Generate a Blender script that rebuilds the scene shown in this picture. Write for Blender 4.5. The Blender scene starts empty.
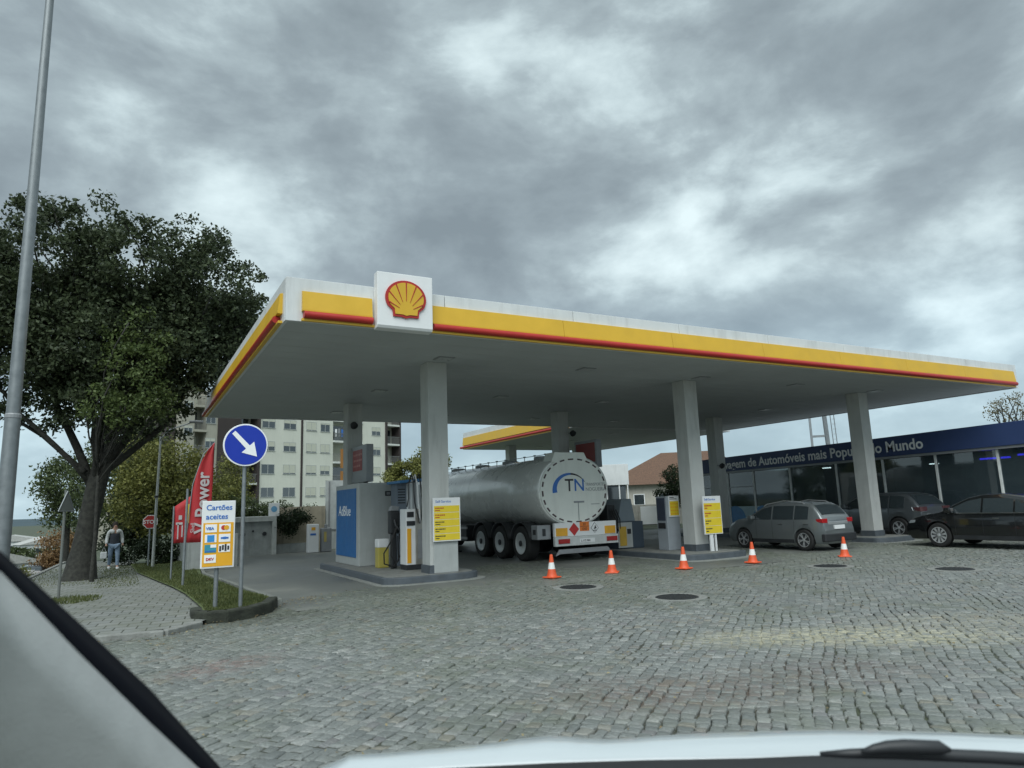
import bpy, bmesh, math, random
import numpy as np
from mathutils import Vector, Matrix
random.seed(7); RNG = np.random.default_rng(11)
PI = math.pi
scene = bpy.context.scene
COL = scene.collection

# ------------------------------------------------------------------ camera
YAW, PITCH, ROLL, FPX, CH = 0.5063, 0.1716, -0.0355, 694.2, 1.629
Fv = Vector((math.sin(YAW)*math.cos(PITCH), math.cos(YAW)*math.cos(PITCH), math.sin(PITCH)))
Rv = Vector((math.cos(YAW), -math.sin(YAW), 0)); Uv = Rv.cross(Fv)
R2 = Rv*math.cos(ROLL)+Uv*math.sin(ROLL); U2 = -Rv*math.sin(ROLL)+Uv*math.cos(ROLL)
cam = bpy.data.cameras.new('camera'); camo = bpy.data.objects.new('camera', cam); COL.objects.link(camo)
camo.matrix_world = Matrix(((R2.x, U2.x, -Fv.x, 0), (R2.y, U2.y, -Fv.y, 0), (R2.z, U2.z, -Fv.z, CH), (0, 0, 0, 1)))
cam.sensor_width = 36; cam.lens = FPX/1024*36; cam.clip_start = 0.05; cam.clip_end = 20000
cam.dof.use_dof = True; cam.dof.focus_distance = 18; cam.dof.aperture_fstop = 5.6
scene.camera = camo

# ------------------------------------------------------------------ world: overcast sky
SUN_EL, SUN_AZ = math.radians(52), math.radians(215)      # azimuth from +Y towards +X
w = bpy.data.worlds.new('World'); scene.world = w; w.use_nodes = True
nt = w.node_tree; nt.nodes.clear()
def N(tree, t, **k):
    n = tree.nodes.new(t)
    for a, v in k.items():
        if a == 'inp':
            for i, x in v.items(): n.inputs[i].default_value = x
        else: setattr(n, a, v)
    return n
def ramp(tree, stops, interp='LINEAR'):
    r = tree.nodes.new('ShaderNodeValToRGB'); r.color_ramp.interpolation = interp
    e = r.color_ramp.elements
    while len(e) < len(stops): e.new(0.5)
    for i, (p, c) in enumerate(stops):
        e[i].position = p; e[i].color = (*c, 1) if len(c) == 3 else c
    return r
L = nt.links.new
sky = N(nt, 'ShaderNodeTexSky', sky_type='NISHITA', sun_disc=False)
sky.sun_elevation = SUN_EL; sky.sun_rotation = SUN_AZ
tc = N(nt, 'ShaderNodeTexCoord')
sep = N(nt, 'ShaderNodeSeparateXYZ'); L(tc.outputs['Generated'], sep.inputs[0])
zz = N(nt, 'ShaderNodeMath', operation='MAXIMUM', inp={1: 0.0}); L(sep.outputs[2], zz.inputs[0])
za = N(nt, 'ShaderNodeMath', operation='ADD', inp={1: 0.30}); L(zz.outputs[0], za.inputs[0])
dx = N(nt, 'ShaderNodeMath', operation='DIVIDE'); L(sep.outputs[0], dx.inputs[0]); L(za.outputs[0], dx.inputs[1])
dy = N(nt, 'ShaderNodeMath', operation='DIVIDE'); L(sep.outputs[1], dy.inputs[0]); L(za.outputs[0], dy.inputs[1])
cb = N(nt, 'ShaderNodeCombineXYZ', inp={2: 3.7}); L(dx.outputs[0], cb.inputs[0]); L(dy.outputs[0], cb.inputs[1])
n1 = N(nt, 'ShaderNodeTexNoise', inp={'Scale': 1.5, 'Detail': 8.0, 'Roughness': 0.48, 'Distortion': 0.0})
n2 = N(nt, 'ShaderNodeTexNoise', inp={'Scale': 3.6, 'Detail': 13.0, 'Roughness': 0.56, 'Distortion': 0.15})
cmp_ = N(nt, 'ShaderNodeMapping', inp={'Location': (0.3, 1.1, 0.2), 'Scale': (1, 1, 1.9)}); L(tc.outputs['Generated'], cmp_.inputs[0])
L(cb.outputs[0], n1.inputs['Vector']); L(cmp_.outputs[0], n2.inputs['Vector'])
mx = N(nt, 'ShaderNodeMath', operation='MULTIPLY_ADD', inp={1: 0.56}); L(n2.outputs[0], mx.inputs[0])
m62 = N(nt, 'ShaderNodeMath', operation='MULTIPLY', inp={1: 0.44}); L(n1.outputs[0], m62.inputs[0]); L(m62.outputs[0], mx.inputs[2])
cr = ramp(nt, [(0.39, (1.30, 1.58, 1.70)), (0.46, (1.72, 2.08, 2.22)), (0.51, (2.3, 2.78, 2.92)), (0.55, (3.2, 3.85, 3.98)), (0.62, (4.5, 5.3, 5.4))])
L(mx.outputs[0], cr.inputs[0])
hz = ramp(nt, [(0.0, (1, 1, 1)), (0.30, (0.0, 0.0, 0.0))]); L(zz.outputs[0], hz.inputs[0])
hm = N(nt, 'ShaderNodeMath', operation='MULTIPLY', inp={1: 0.5}); L(hz.outputs[0], hm.inputs[0])
hmix = N(nt, 'ShaderNodeMixRGB', inp={'Color2': (2.9, 4.25, 5.1, 1)}); L(hm.outputs[0], hmix.inputs[0]); L(cr.outputs[0], hmix.inputs[1])
smix = N(nt, 'ShaderNodeMixRGB', inp={0: 0.93}); L(sky.outputs[0], smix.inputs[1]); L(hmix.outputs[0], smix.inputs[2])
bg = N(nt, 'ShaderNodeBackground', inp={'Strength': 0.1}); L(smix.outputs[0], bg.inputs[0])
wo = N(nt, 'ShaderNodeOutputWorld'); L(bg.outputs[0], wo.inputs[0])
sun = bpy.data.lights.new('sun', 'SUN'); sun.energy = 1.5; sun.angle = math.radians(55); sun.color = (0.95, 1.0, 0.99)
so = bpy.data.objects.new('sun', sun); COL.objects.link(so)
sd = Vector((math.sin(SUN_AZ)*math.cos(SUN_EL), math.cos(SUN_AZ)*math.cos(SUN_EL), math.sin(SUN_EL)))
so.rotation_euler = sd.to_track_quat('Z', 'Y').to_euler()
vs = scene.view_settings; vs.view_transform = 'Standard'; vs.look = 'None'; vs.exposure = 0.92; vs.gamma = 1.0; vs.use_curve_mapping = False

# ------------------------------------------------------------------ materials
MC = {}
def mat(name, col, rough=0.6, metal=0.0, var=0.12, vscale=4.0, bump=0.0, bscale=30.0, coat=0.0, emit=0, alpha=None, spec=0.5, stain=0.0):
    if name in MC: return MC[name]
    m = bpy.data.materials.new(name); m.use_nodes = True; t = m.node_tree; l = t.links.new
    b = t.nodes['Principled BSDF']
    b.inputs['Roughness'].default_value = rough; b.inputs['Metallic'].default_value = metal
    b.inputs['Coat Weight'].default_value = coat; b.inputs['Coat Roughness'].default_value = 0.05
    b.inputs['Specular IOR Level'].default_value = spec
    tcn = t.nodes.new('ShaderNodeTexCoord')
    ns = N(t, 'ShaderNodeTexNoise', inp={'Scale': vscale, 'Detail': 6.0, 'Roughness': 0.6}); l(tcn.outputs['Object'], ns.inputs['Vector'])
    lo = tuple(c*(1-var) for c in col); hi = tuple(min(1, c*(1+var)) for c in col)
    r = ramp(t, [(0.3, lo), (0.7, hi)]); l(ns.outputs[0], r.inputs[0])
    out = r.outputs[0]
    if stain:
        s2 = N(t, 'ShaderNodeTexNoise', inp={'Scale': 1.3, 'Detail': 7.0, 'Roughness': 0.7})
        mp = N(t, 'ShaderNodeMapping', inp={'Scale': (3.0, 3.0, 0.35)}); l(tcn.outputs['Object'], mp.inputs[0]); l(mp.outputs[0], s2.inputs['Vector'])
        sr = ramp(t, [(0.50, (0, 0, 0)), (0.72, (stain, stain, stain))]); l(s2.outputs[0], sr.inputs[0])
        mm = N(t, 'ShaderNodeMixRGB', inp={'Color2': (0.10, 0.095, 0.08, 1)}); l(sr.outputs[0], mm.inputs[0]); l(out, mm.inputs[1]); out = mm.outputs[0]
    l(out, b.inputs['Base Color'])
    if var > 0.02:
        rr = ramp(t, [(0.3, (max(0, rough-.07),)*3), (0.7, (min(1, rough+.1),)*3)]); l(ns.outputs[0], rr.inputs[0]); l(rr.outputs[0], b.inputs['Roughness'])
    if bump:
        nb = N(t, 'ShaderNodeTexNoise', inp={'Scale': bscale, 'Detail': 5.0}); l(tcn.outputs['Object'], nb.inputs['Vector'])
        bp = N(t, 'ShaderNodeBump', inp={'Strength': bump, 'Distance': 0.02}); l(nb.outputs[0], bp.inputs['Height']); l(bp.outputs[0], b.inputs['Normal'])
    if emit:
        b.inputs['Emission Color'].default_value = (*col, 1); b.inputs['Emission Strength'].default_value = emit
    MC[name] = m; return m
def glass_mat(name, tint=(0.02, 0.025, 0.03), clear=0.3, rough=0.04):
    if name in MC: return MC[name]
    m = bpy.data.materials.new(name); m.use_nodes = True; t = m.node_tree; l = t.links.new
    b = t.nodes['Principled BSDF']; b.inputs['Base Color'].default_value = (*tint, 1); b.inputs['Roughness'].default_value = rough; b.inputs['IOR'].default_value = 2.0
    tcn = t.nodes.new('ShaderNodeTexCoord')
    ns = N(t, 'ShaderNodeTexNoise', inp={'Scale': 0.7, 'Detail': 2.0}); l(tcn.outputs['Object'], ns.inputs['Vector'])
    bp = N(t, 'ShaderNodeBump', inp={'Strength': 0.05, 'Distance': 0.03}); l(ns.outputs[0], bp.inputs['Height']); l(bp.outputs[0], b.inputs['Normal'])
    if clear > 0:
        tr = N(t, 'ShaderNodeBsdfTransparent', inp={0: (0.75, 0.85, 0.85, 1)}); mxs = N(t, 'ShaderNodeMixShader', inp={0: clear})
        l(b.outputs[0], mxs.inputs[1]); l(tr.outputs[0], mxs.inputs[2])
        l(mxs.outputs[0], t.nodes['Material Output'].inputs[0])
    MC[name] = m; return m
def leaf_mat(name, dark, light, rough=0.55):
    m = bpy.data.materials.new(name); m.use_nodes = True; t = m.node_tree; l = t.links.new
    b = t.nodes['Principled BSDF']; b.inputs['Roughness'].default_value = rough; b.inputs['Specular IOR Level'].default_value = 0.3
    g = t.nodes.new('ShaderNodeNewGeometry'); tcn = t.nodes.new('ShaderNodeTexCoord')
    ns = N(t, 'ShaderNodeTexNoise', inp={'Scale': 0.8, 'Detail': 3.0}); l(tcn.outputs['Object'], ns.inputs['Vector'])
    a = N(t, 'ShaderNodeMath', operation='MULTIPLY_ADD', inp={1: 0.45}); l(g.outputs['Random Per Island'], a.inputs[0])
    s = N(t, 'ShaderNodeMath', operation='MULTIPLY', inp={1: 0.6}); l(ns.outputs[0], s.inputs[0]); l(s.outputs[0], a.inputs[2])
    r = ramp(t, [(0.2, dark), (0.8, light)]); l(a.outputs[0], r.inputs[0]); l(r.outputs[0], b.inputs['Base Color'])
    tl = t.nodes.new('ShaderNodeBsdfTranslucent'); l(r.outputs[0], tl.inputs[0])
    mxs = N(t, 'ShaderNodeMixShader', inp={0: 0.25}); l(b.outputs[0], mxs.inputs[1]); l(tl.outputs[0], mxs.inputs[2]); l(mxs.outputs[0], t.nodes['Material Output'].inputs[0])
    MC[name] = m; return m

WHITE = mat('white_panel', (0.66, 0.68, 0.68), 0.45, var=0.06, vscale=1.5, stain=0.2)
WHITEC = mat('white_clean', (0.78, 0.79, 0.79), 0.4, var=0.03)
CONCW = mat('painted_column', (0.52, 0.53, 0.51), 0.7, var=0.05, vscale=3, bump=0.1, stain=0.28)
SOFF = None
YEL = mat('yellow_band', (0.66, 0.40, 0.03), 0.4, var=0.06, vscale=2)
RED = mat('red_band', (0.42, 0.025, 0.02), 0.35, var=0.08, vscale=2)
GREYM = mat('grey_metal', (0.30, 0.31, 0.32), 0.45, 0.3, var=0.1)
GALV = mat('galvanised', (0.24, 0.26, 0.27), 0.5, 0.6, var=0.15, vscale=8)
DARK = mat('dark_plastic', (0.025, 0.027, 0.03), 0.5, var=0.2)
RUB = mat('rubber', (0.018, 0.018, 0.018), 0.8, var=0.2, bump=0.2)
CONC = mat('concrete', (0.23, 0.235, 0.22), 0.85, var=0.2, vscale=5, bump=0.35, bscale=40, stain=0.5)
CONCD = mat('dark_island_paint', (0.085, 0.10, 0.115), 0.6, var=0.2, vscale=5, bump=0.15, stain=0.2)
CHROME = mat('chrome', (0.6, 0.6, 0.6), 0.18, 1.0, var=0.05)
ALU = mat('alloy', (0.66, 0.67, 0.68), 0.32, 0.7, var=0.05)
BLACKTXT = mat('black_print', (0.03, 0.03, 0.035), 0.5, var=0.05)
REDTXT = mat('red_print', (0.5, 0.04, 0.03), 0.5, var=0.05)
BLUETXT = mat('blue_print', (0.04, 0.16, 0.5), 0.5, var=0.05)
NAVY = mat('navy_fascia', (0.03, 0.055, 0.15), 0.45, var=0.07, vscale=1)
TEXTW = mat('white_letters', (0.88, 0.88, 0.88), 0.5, var=0.02)
PYEL = mat('price_yellow', (0.80, 0.60, 0.03), 0.45, var=0.05)
ORG = mat('sign_orange', (0.80, 0.40, 0.02), 0.45, var=0.04)

# ------------------------------------------------------------------ mesh helper
class MB:
    def __init__(s): s.v = []; s.f = []; s.mi = []; s.mats = []
    def _m(s, m):
        if m is None: return 0
        if m not in s.mats: s.mats.append(m)
        return s.mats.index(m)
    def add(s, vs, fs, m=None, X=None):
        o = len(s.v); k = s._m(m)
        s.v += [tuple(X @ Vector(p)) if X else tuple(p) for p in vs]
        for f in fs: s.f.append(tuple(i+o for i in f)); s.mi.append(k)
        return s
    def box(s, x0, x1, y0, y1, z0, z1, m=None, X=None):
        v = [(x, y, z) for z in (z0, z1) for y in (y0, y1) for x in (x0, x1)]
        return s.add(v, [(0, 2, 3, 1), (4, 5, 7, 6), (0, 1, 5, 4), (2, 6, 7, 3), (0, 4, 6, 2), (1, 3, 7, 5)], m, X)
    def tube(s, pts, rad, n=10, m=None, X=None, caps=True):
        pts = [Vector(p) for p in pts]
        if not hasattr(rad, '__len__'): rad = [rad]*len(pts)
        vs = []; fs = []
        d0 = (pts[1]-pts[0]).normalized(); a = d0.orthogonal().normalized()
        for i, p in enumerate(pts):
            d = (pts[min(i+1, len(pts)-1)]-pts[max(i-1, 0)]).normalized()
            a = (a-d*a.dot(d)).normalized(); b = d.cross(a)
            for k in range(n):
                t = 2*PI*k/n; vs.append(p+(a*math.cos(t)+b*math.sin(t))*rad[i])
        for i in range(len(pts)-1):
            for k in range(n):
                fs.append((i*n+k, i*n+(k+1) % n, (i+1)*n+(k+1) % n, (i+1)*n+k))
        if caps is True: fs.append(tuple(range(n))[::-1])
        if caps: fs.append(tuple((len(pts)-1)*n+k for k in range(n)))
        return s.add(vs, fs, m, X)
    def cyl(s, p0, p1, r, n=16, m=None, X=None, r1=None): return s.tube([p0, p1], [r, r if r1 is None else r1], n, m, X)
    def lathe(s, prof, n=24, m=None, X=None, caps=True):       # prof: (r, z)
        vs = []; fs = []
        for r, z in prof:
            for k in range(n): t = 2*PI*k/n; vs.append((r*math.cos(t), r*math.sin(t), z))
        for i in range(len(prof)-1):
            for k in range(n): fs.append((i*n+k, i*n+(k+1) % n, (i+1)*n+(k+1) % n, (i+1)*n+k))
        if caps: fs.append(tuple(range(n))[::-1]); fs.append(tuple((len(prof)-1)*n+k for k in range(n)))
        return s.add(vs, fs, m, X)
    def prism(s, poly, t0, t1, m=None, X=None, axis='y'):   # poly in (a,b), extruded along axis from t0 to t1
        n = len(poly)
        def P(a, b, t): return (a, t, b) if axis == 'y' else ((t, a, b) if axis == 'x' else (a, b, t))
        vs = [P(a, b, t0) for a, b in poly]+[P(a, b, t1) for a, b in poly]
        fs = [tuple(range(n)), tuple(range(2*n-1, n-1, -1))]+[(i, i+n, (i+1) % n+n, (i+1) % n) for i in range(n)]
        return s.add(vs, fs, m, X)
    def grid(s, rows, m=None, X=None):
        nr = len(rows); nc = len(rows[0]); vs = [p for r in rows for p in r]
        fs = [(i*nc+j, i*nc+j+1, (i+1)*nc+j+1, (i+1)*nc+j) for i in range(nr-1) for j in range(nc-1)]
        return s.add(vs, fs, m, X)
    def build(s, name, m=None, parent=None, smooth=False, bevel=0, fixn=True, loc=None, rot=None, thick=0):
        me = bpy.data.meshes.new(name); me.from_pydata(s.v, [], s.f)
        if s.mats:
            for q in s.mats: me.materials.append(q)
            me.polygons.foreach_set('material_index', s.mi)
        elif m: me.materials.append(m)
        if fixn:
            bm = bmesh.new(); bm.from_mesh(me); bmesh.ops.recalc_face_normals(bm, faces=bm.faces); bm.to_mesh(me); bm.free()
        o = bpy.data.objects.new(name, me); COL.objects.link(o)
        if parent: o.parent = parent
        if loc: o.location = loc
        if rot: o.rotation_euler = rot
        if smooth:
            me.polygons.foreach_set('use_smooth', [True]*len(me.polygons))
            if smooth != 'all':
                try: me.set_sharp_from_angle(angle=math.radians(38))
                except Exception: pass
        if bevel:
            b = o.modifiers.new('bevel', 'BEVEL'); b.width = bevel; b.segments = 2; b.limit_method = 'ANGLE'; b.angle_limit = math.radians(40)
        if thick:
            b = o.modifiers.new('solid', 'SOLIDIFY'); b.thickness = thick; b.offset = 0
        return o
def tag(o, label=None, cat=None, group=None, kind=None):
    if label: o['label'] = label
    if cat: o['category'] = cat
    if group: o['group'] = group
    if kind: o['kind'] = kind
    return o
def thing(name, label, cat, loc=(0, 0, 0), rz=0, group=None):
    o = bpy.data.objects.new(name, None); COL.objects.link(o); o.empty_display_size = 0.3
    o.location = loc; o.rotation_euler = (0, 0, rz)
    return tag(o, label, cat, group)
def copy_tree(o, parent=None):
    c = o.copy(); COL.objects.link(c)
    if parent is not None: c.parent = parent
    for ch in list(o.children): copy_tree(ch, c)
    return c
def text(name, s, size, m, parent, loc, rot=(PI/2, 0, 0), ext=0.003, align='LEFT', sx=1.0, bold=0.0, shear=0.0):
    cu = bpy.data.curves.new(name, 'FONT'); cu.body = s; cu.size = size; cu.extrude = ext; cu.align_x = align; cu.offset = bold; cu.shear = shear
    cu.resolution_u = 3
    t = bpy.data.objects.new(name+'_tmp', cu); COL.objects.link(t)
    bpy.context.view_layer.update()
    dg = bpy.context.evaluated_depsgraph_get()
    me = bpy.data.meshes.new_from_object(t.evaluated_get(dg)); me.name = name
    me.materials.clear(); me.materials.append(m)
    bpy.data.objects.remove(t); bpy.data.curves.remove(cu)
    o = bpy.data.objects.new(name, me); COL.objects.link(o)
    o.parent = parent; o.location = loc; o.rotation_euler = rot; o.scale = (sx, 1, 1)
    return o
def fast_mesh(name, V, Fq, m, parent=None, nper=4):
    me = bpy.data.meshes.new(name)
    me.vertices.add(len(V)); me.vertices.foreach_set('co', np.asarray(V, np.float32).ravel())
    Fq = np.asarray(Fq, np.int32); nf = len(Fq)
    me.loops.add(nf*nper); me.loops.foreach_set('vertex_index', Fq.ravel())
    me.polygons.add(nf); me.polygons.foreach_set('loop_start', np.arange(0, nf*nper, nper, dtype=np.int32))
    me.update(calc_edges=True); me.materials.append(m)
    o = bpy.data.objects.new(name, me); COL.objects.link(o)
    if parent: o.parent = parent
    return o

# ------------------------------------------------------------------ terrain
def sm(a, b, x):
    t = np.clip((x-a)/(b-a), 0, 1); return t*t*(3-2*t)
def T(x, y):
    x = np.asarray(x, float); y = np.asarray(y, float)
    l = -0.06*np.maximum(0, y-12); l = np.maximum(l, -6)
    m = -0.02*np.maximum(0, y-16); m = np.maximum(m, -1.0)
    z = l*(1-sm(-3.4, -2.5, x))+m*sm(-3.4, -2.5, x)*(1-sm(1.2, 3.6, x))
    far = sm(105, 140, np.hypot(x, y))
    return z*(1-far)-6*far
def Tz(x, y): return float(T(x, y))
xs = np.concatenate([[-9000, -3000, -1000, -400, -150, -60, -30, -15], np.arange(-10, 12, 0.8), [14, 20, 30, 45, 70, 110, 200, 500, 2000, 9000]])
ys = np.concatenate([[-3000, -500, -60, -10], np.arange(0, 60, 2.0), np.arange(60, 160, 8), [180, 250, 400, 900, 2000, 5000, 12000]])
gx_, gy_ = np.meshgrid(xs, ys); gz_ = T(gx_, gy_)-0.09
V = np.stack([gx_, gy_, gz_], -1).reshape(-1, 3); nx = len(xs)
Fq = [(j*nx+i, j*nx+i+1, (j+1)*nx+i+1, (j+1)*nx+i) for j in range(len(ys)-1) for i in range(nx-1)]
tag(fast_mesh('ground', V, Fq, mat('rough_ground', (0.07, 0.085, 0.055), 0.95, var=0.35, vscale=0.5, bump=0.4, bscale=5)), kind='structure')

def sheet(name, ys_, xl, xr, nxs, off, m, kind='structure'):
    rows = []
    for y in ys_:
        a, b = xl(y), xr(y)
        rows.append([(a+(b-a)*i/nxs, y, Tz(a+(b-a)*i/nxs, y)+off) for i in range(nxs+1)])
    return tag(MB().grid(rows).build(name, m), kind=kind)
def lerp(pts):
    X = [p[0] for p in pts]; Y = [p[1] for p in pts]
    return lambda y: float(np.interp(y, X, Y))

# forecourt asphalt
def asphalt_mat():
    m = bpy.data.materials.new('asphalt'); m.use_nodes = True; t = m.node_tree; l = t.links.new
    b = t.nodes['Principled BSDF']; tcn = t.nodes.new('ShaderNodeTexCoord')
    n_ = N(t, 'ShaderNodeTexNoise', inp={'Scale': 0.35, 'Detail': 8.0, 'Roughness': 0.65}); l(tcn.outputs['Object'], n_.inputs['Vector'])
    r = ramp(t, [(0.35, (0.10, 0.105, 0.098)), (0.52, (0.15, 0.158, 0.145)), (0.7, (0.23, 0.235, 0.21))]); l(n_.outputs[0], r.inputs[0]); l(r.outputs[0], b.inputs['Base Color'])
    n2_ = N(t, 'ShaderNodeTexNoise', inp={'Scale': 70.0, 'Detail': 4.0}); l(tcn.outputs['Object'], n2_.inputs['Vector'])
    bp = N(t, 'ShaderNodeBump', inp={'Strength': 0.4, 'Distance': 0.01}); l(n2_.outputs[0], bp.inputs['Height']); l(bp.outputs[0], b.inputs['Normal'])
    rr = ramp(t, [(0.35, (0.45,)*3), (0.65, (0.75,)*3)]); l(n_.outputs[0], rr.inputs[0]); l(rr.outputs[0], b.inputs['Roughness'])
    return m
ASPH = asphalt_mat()
sheet('forecourt', [12.4, 13.5, 15, 18, 22, 26, 29, 30.6], lerp([(12.4, 2.6), (15.8, 2.1), (22, 1.95), (27, 2.3), (31, 3.0)]), lambda y: 40, 40, -0.01, ASPH)
sheet('street', [11.3]+list(np.arange(13, 110, 3.0)), lambda y: -14, lambda y: -2.9 if y < 40 else -2.9-(y-40)*0.02, 6, -0.03, ASPH)

# cobbles: a joint bed and individually cut setts
def cobble_mat(joint):
    m = bpy.data.materials.new('cobble_joint' if joint else 'cobble_sett'); m.use_nodes = True; t = m.node_tree; l = t.links.new
    b = t.nodes['Principled BSDF']; g = t.nodes.new('ShaderNodeNewGeometry')
    pos = g.outputs['Position']
    def noise(sc, de=5.0, ro=0.6):
        q = N(t, 'ShaderNodeTexNoise', inp={'Scale': sc, 'Detail': de, 'Roughness': ro}); l(pos, q.inputs['Vector']); return q.outputs[0]
    def mix(fac, a, bcol):
        q = t.nodes.new('ShaderNodeMixRGB'); l(fac, q.inputs[0]); l(a, q.inputs[1])
        if isinstance(bcol, tuple): q.inputs[2].default_value = (*bcol, 1)
        else: l(bcol, q.inputs[2])
        return q.outputs[0]
    def blob(c, rx, ry, rot):
        mp = N(t, 'ShaderNodeMapping', vector_type='TEXTURE', inp={'Location': (c[0], c[1], 0), 'Rotation': (0, 0, rot), 'Scale': (rx, ry, 1)}); l(pos, mp.inputs[0])
        sp = N(t, 'ShaderNodeVectorMath', operation='LENGTH'); l(mp.outputs[0], sp.inputs[0])
        r_ = ramp(t, [(0.35, (1, 1, 1)), (1.0, (0, 0, 0))]); l(sp.outputs['Value'], r_.inputs[0]); return r_.outputs[0]
    def mul(a, c):
        q = N(t, 'ShaderNodeMath', operation='MULTIPLY'); l(a, q.inputs[0])
        if isinstance(c, float): q.inputs[1].default_value = c
        else: l(c, q.inputs[1])
        return q.outputs[0]
    def rmp(src, st):
        q = ramp(t, st); l(src, q.inputs[0]); return q.outputs[0]
    big = noise(0.45, 6.0); fine = noise(38.0, 5.0, 0.7); mid = noise(2.6, 5.0)
    if joint:
        base = rmp(fine, [(0.3, (0.035, 0.038, 0.032)), (0.7, (0.09, 0.09, 0.07))])
        base = mix(rmp(big, [(0.48, (0, 0, 0)), (0.62, (0.7, 0.7, 0.7))]), base, (0.055, 0.07, 0.03))
    else:
        base = rmp(g.outputs['Random Per Island'], [(0.0, (0.18, 0.195, 0.19)), (0.3, (0.22, 0.235, 0.225)), (0.6, (0.255, 0.27, 0.26)), (0.80, (0.30, 0.315, 0.30)), (0.87, (0.26, 0.245, 0.205)), (0.93, (0.20, 0.20, 0.205)), (1.0, (0.38, 0.39, 0.37))])
        sp_ = mix(rmp(fine, [(0.35, (0.55, 0.55, 0.55)), (0.65, (0, 0, 0))]), base, (0.09, 0.095, 0.09)); base = sp_
        base = mix(rmp(mid, [(0.55, (0, 0, 0)), (0.75, (0.35, 0.35, 0.35))]), base, (0.11, 0.115, 0.09))
    moss = mul(rmp(big, [(0.46, (0, 0, 0)), (0.64, (0.75, 0.75, 0.75))]), rmp(mid, [(0.4, (0.2, 0.2, 0.2)), (0.6, (1, 1, 1))]))
    base = mix(mul(moss, 0.5), base, (0.105, 0.125, 0.065))
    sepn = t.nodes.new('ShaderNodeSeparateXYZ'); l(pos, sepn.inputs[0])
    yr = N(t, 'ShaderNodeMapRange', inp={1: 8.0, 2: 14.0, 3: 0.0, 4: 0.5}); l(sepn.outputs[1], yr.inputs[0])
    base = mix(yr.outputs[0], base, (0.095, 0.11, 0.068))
    for (c, rx, ry, rot, colr, st) in [((7.7, 5.35), 2.1, 0.75, -0.68, (0.46, 0.43, 0.30), 0.95), ((6.6, 6.1), 1.3, 0.7, -0.5, (0.40, 0.38, 0.28), 0.8), ((9.4, 5.2), 1.9, 0.8, -0.6, (0.36, 0.33, 0.23), 0.55),
                                      ((4.2, 4.9), 1.6, 0.8, -0.5, (0.15, 0.105, 0.085), 0.75), ((5.9, 4.6), 1.5, 0.8, -0.4, (0.13, 0.105, 0.09), 0.7), ((1.0, 8.6), 0.9, 0.5, 0.3, (0.22, 0.10, 0.08), 0.55), ((2.2, 12.0), 1.4, 0.7, 0.4, (0.05, 0.05, 0.035), 0.8)]:
        th = (0.42, 0.56) if not joint else (0.30, 0.46)
        k = mul(blob(c, rx, ry, rot), rmp(noise(9.0, 6.0, 0.75), [(th[0], (0, 0, 0)), (th[1], (st, st, st))]))
        base = mix(mul(k, 0.72 if not joint else 1.0), base, colr)
    l(base, b.inputs['Base Color'])
    rr = rmp(fine, [(0.3, (0.34,)*3), (0.7, (0.62,)*3)]); l(rr, b.inputs['Roughness'])
    bp = N(t, 'ShaderNodeBump', inp={'Strength': 0.8, 'Distance': 0.012}); l(fine, bp.inputs['Height']); l(bp.outputs[0], b.inputs['Normal'])
    return m
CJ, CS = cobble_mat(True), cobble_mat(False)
# outline (far edge) of the cobbled area, as y over x
cob_far = lambda x: float(np.interp(x, [-12, -0.6, 0.5, 1.1, 2.5, 3.9, 5.0, 7.3, 8.5, 40], [11.2, 11.45, 11.35, 12.0, 13.7, 14.6, 15.2, 15.0, 17.8, 17.8]))
rows = []
for x in list(np.arange(-12, 9, 0.5))+[10, 14, 20, 30, 40]:
    rows.append([(x, y, -0.032) for y in (-6, 0, 4, 8)]+[(x, cob_far(x)+0.03, -0.032 if x > 8 or x < 1 else 0.0)])
for r_ in rows: r_[-1] = (r_[-1][0], r_[-1][1], -0.004)
bed = MB().grid([[(x, y, -0.012-0.016*(y < cob_far(x)-0.2)) for y in (-6, 0, 4, 8, cob_far(x)-0.25, cob_far(x)+0.02)] for x in list(np.arange(-12, 9, 0.5))+[10, 14, 20, 30, 40]]).build('cobble_bed', CJ)
tag(bed, kind='structure')
ca, sa = math.sin(0.90), math.cos(0.90)      # row direction: azimuth 51.5 degrees from +Y
U_ = np.array([ca, sa]); W_ = np.array([-sa, ca])
near_v, near_f, far_v, far_f = [], [], [], []
ou = np.array([1.0, 1.0])
j = -160
holes = [(7.79, 11.69), (8.19, 9.32), (14.07, 10.8), (15.02, 8.58)]
v0 = -16.0
rowsv = []
while v0 < 22:
    wv = RNG.uniform(0.092, 0.122); rowsv.append((v0, wv)); v0 += wv
nn, ff = [], []
for (v0, wv) in rowsv:
    u0 = 0.0-RNG.uniform(0, .2)
    while u0 < 34:
        lu = RNG.uniform(0.08, 0.155)
        uc, vc = u0+lu/2, v0+wv/2
        wob = 0.035*math.sin(uc*0.7+vc*0.3)+0.02*math.sin(uc*1.9+vc*.8)
        x, y = U_[0]*uc+W_[0]*(vc+wob), U_[1]*uc+W_[1]*(vc+wob)
        u0 += lu
        x, y = x+.020*math.sin(x*2.4+y*3.1)+.008*math.sin(x*7.7-y*5.2+1), y+.020*math.sin(x*2.9-y*2.1+2)+.008*math.sin(y*8.3+x*3.9)
        D = math.hypot(x, y)
        if D < 2.4 or D > 29 or y > cob_far(x)-0.08: continue
        az = math.atan2(x, y)
        if az < -0.30 or az > 1.32: continue
        if any(math.hypot(x-hx, y-hy) < 0.50 for hx, hy in holes): continue
        (nn if D < 11 else ff).append((x, y, lu, wv))
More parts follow.
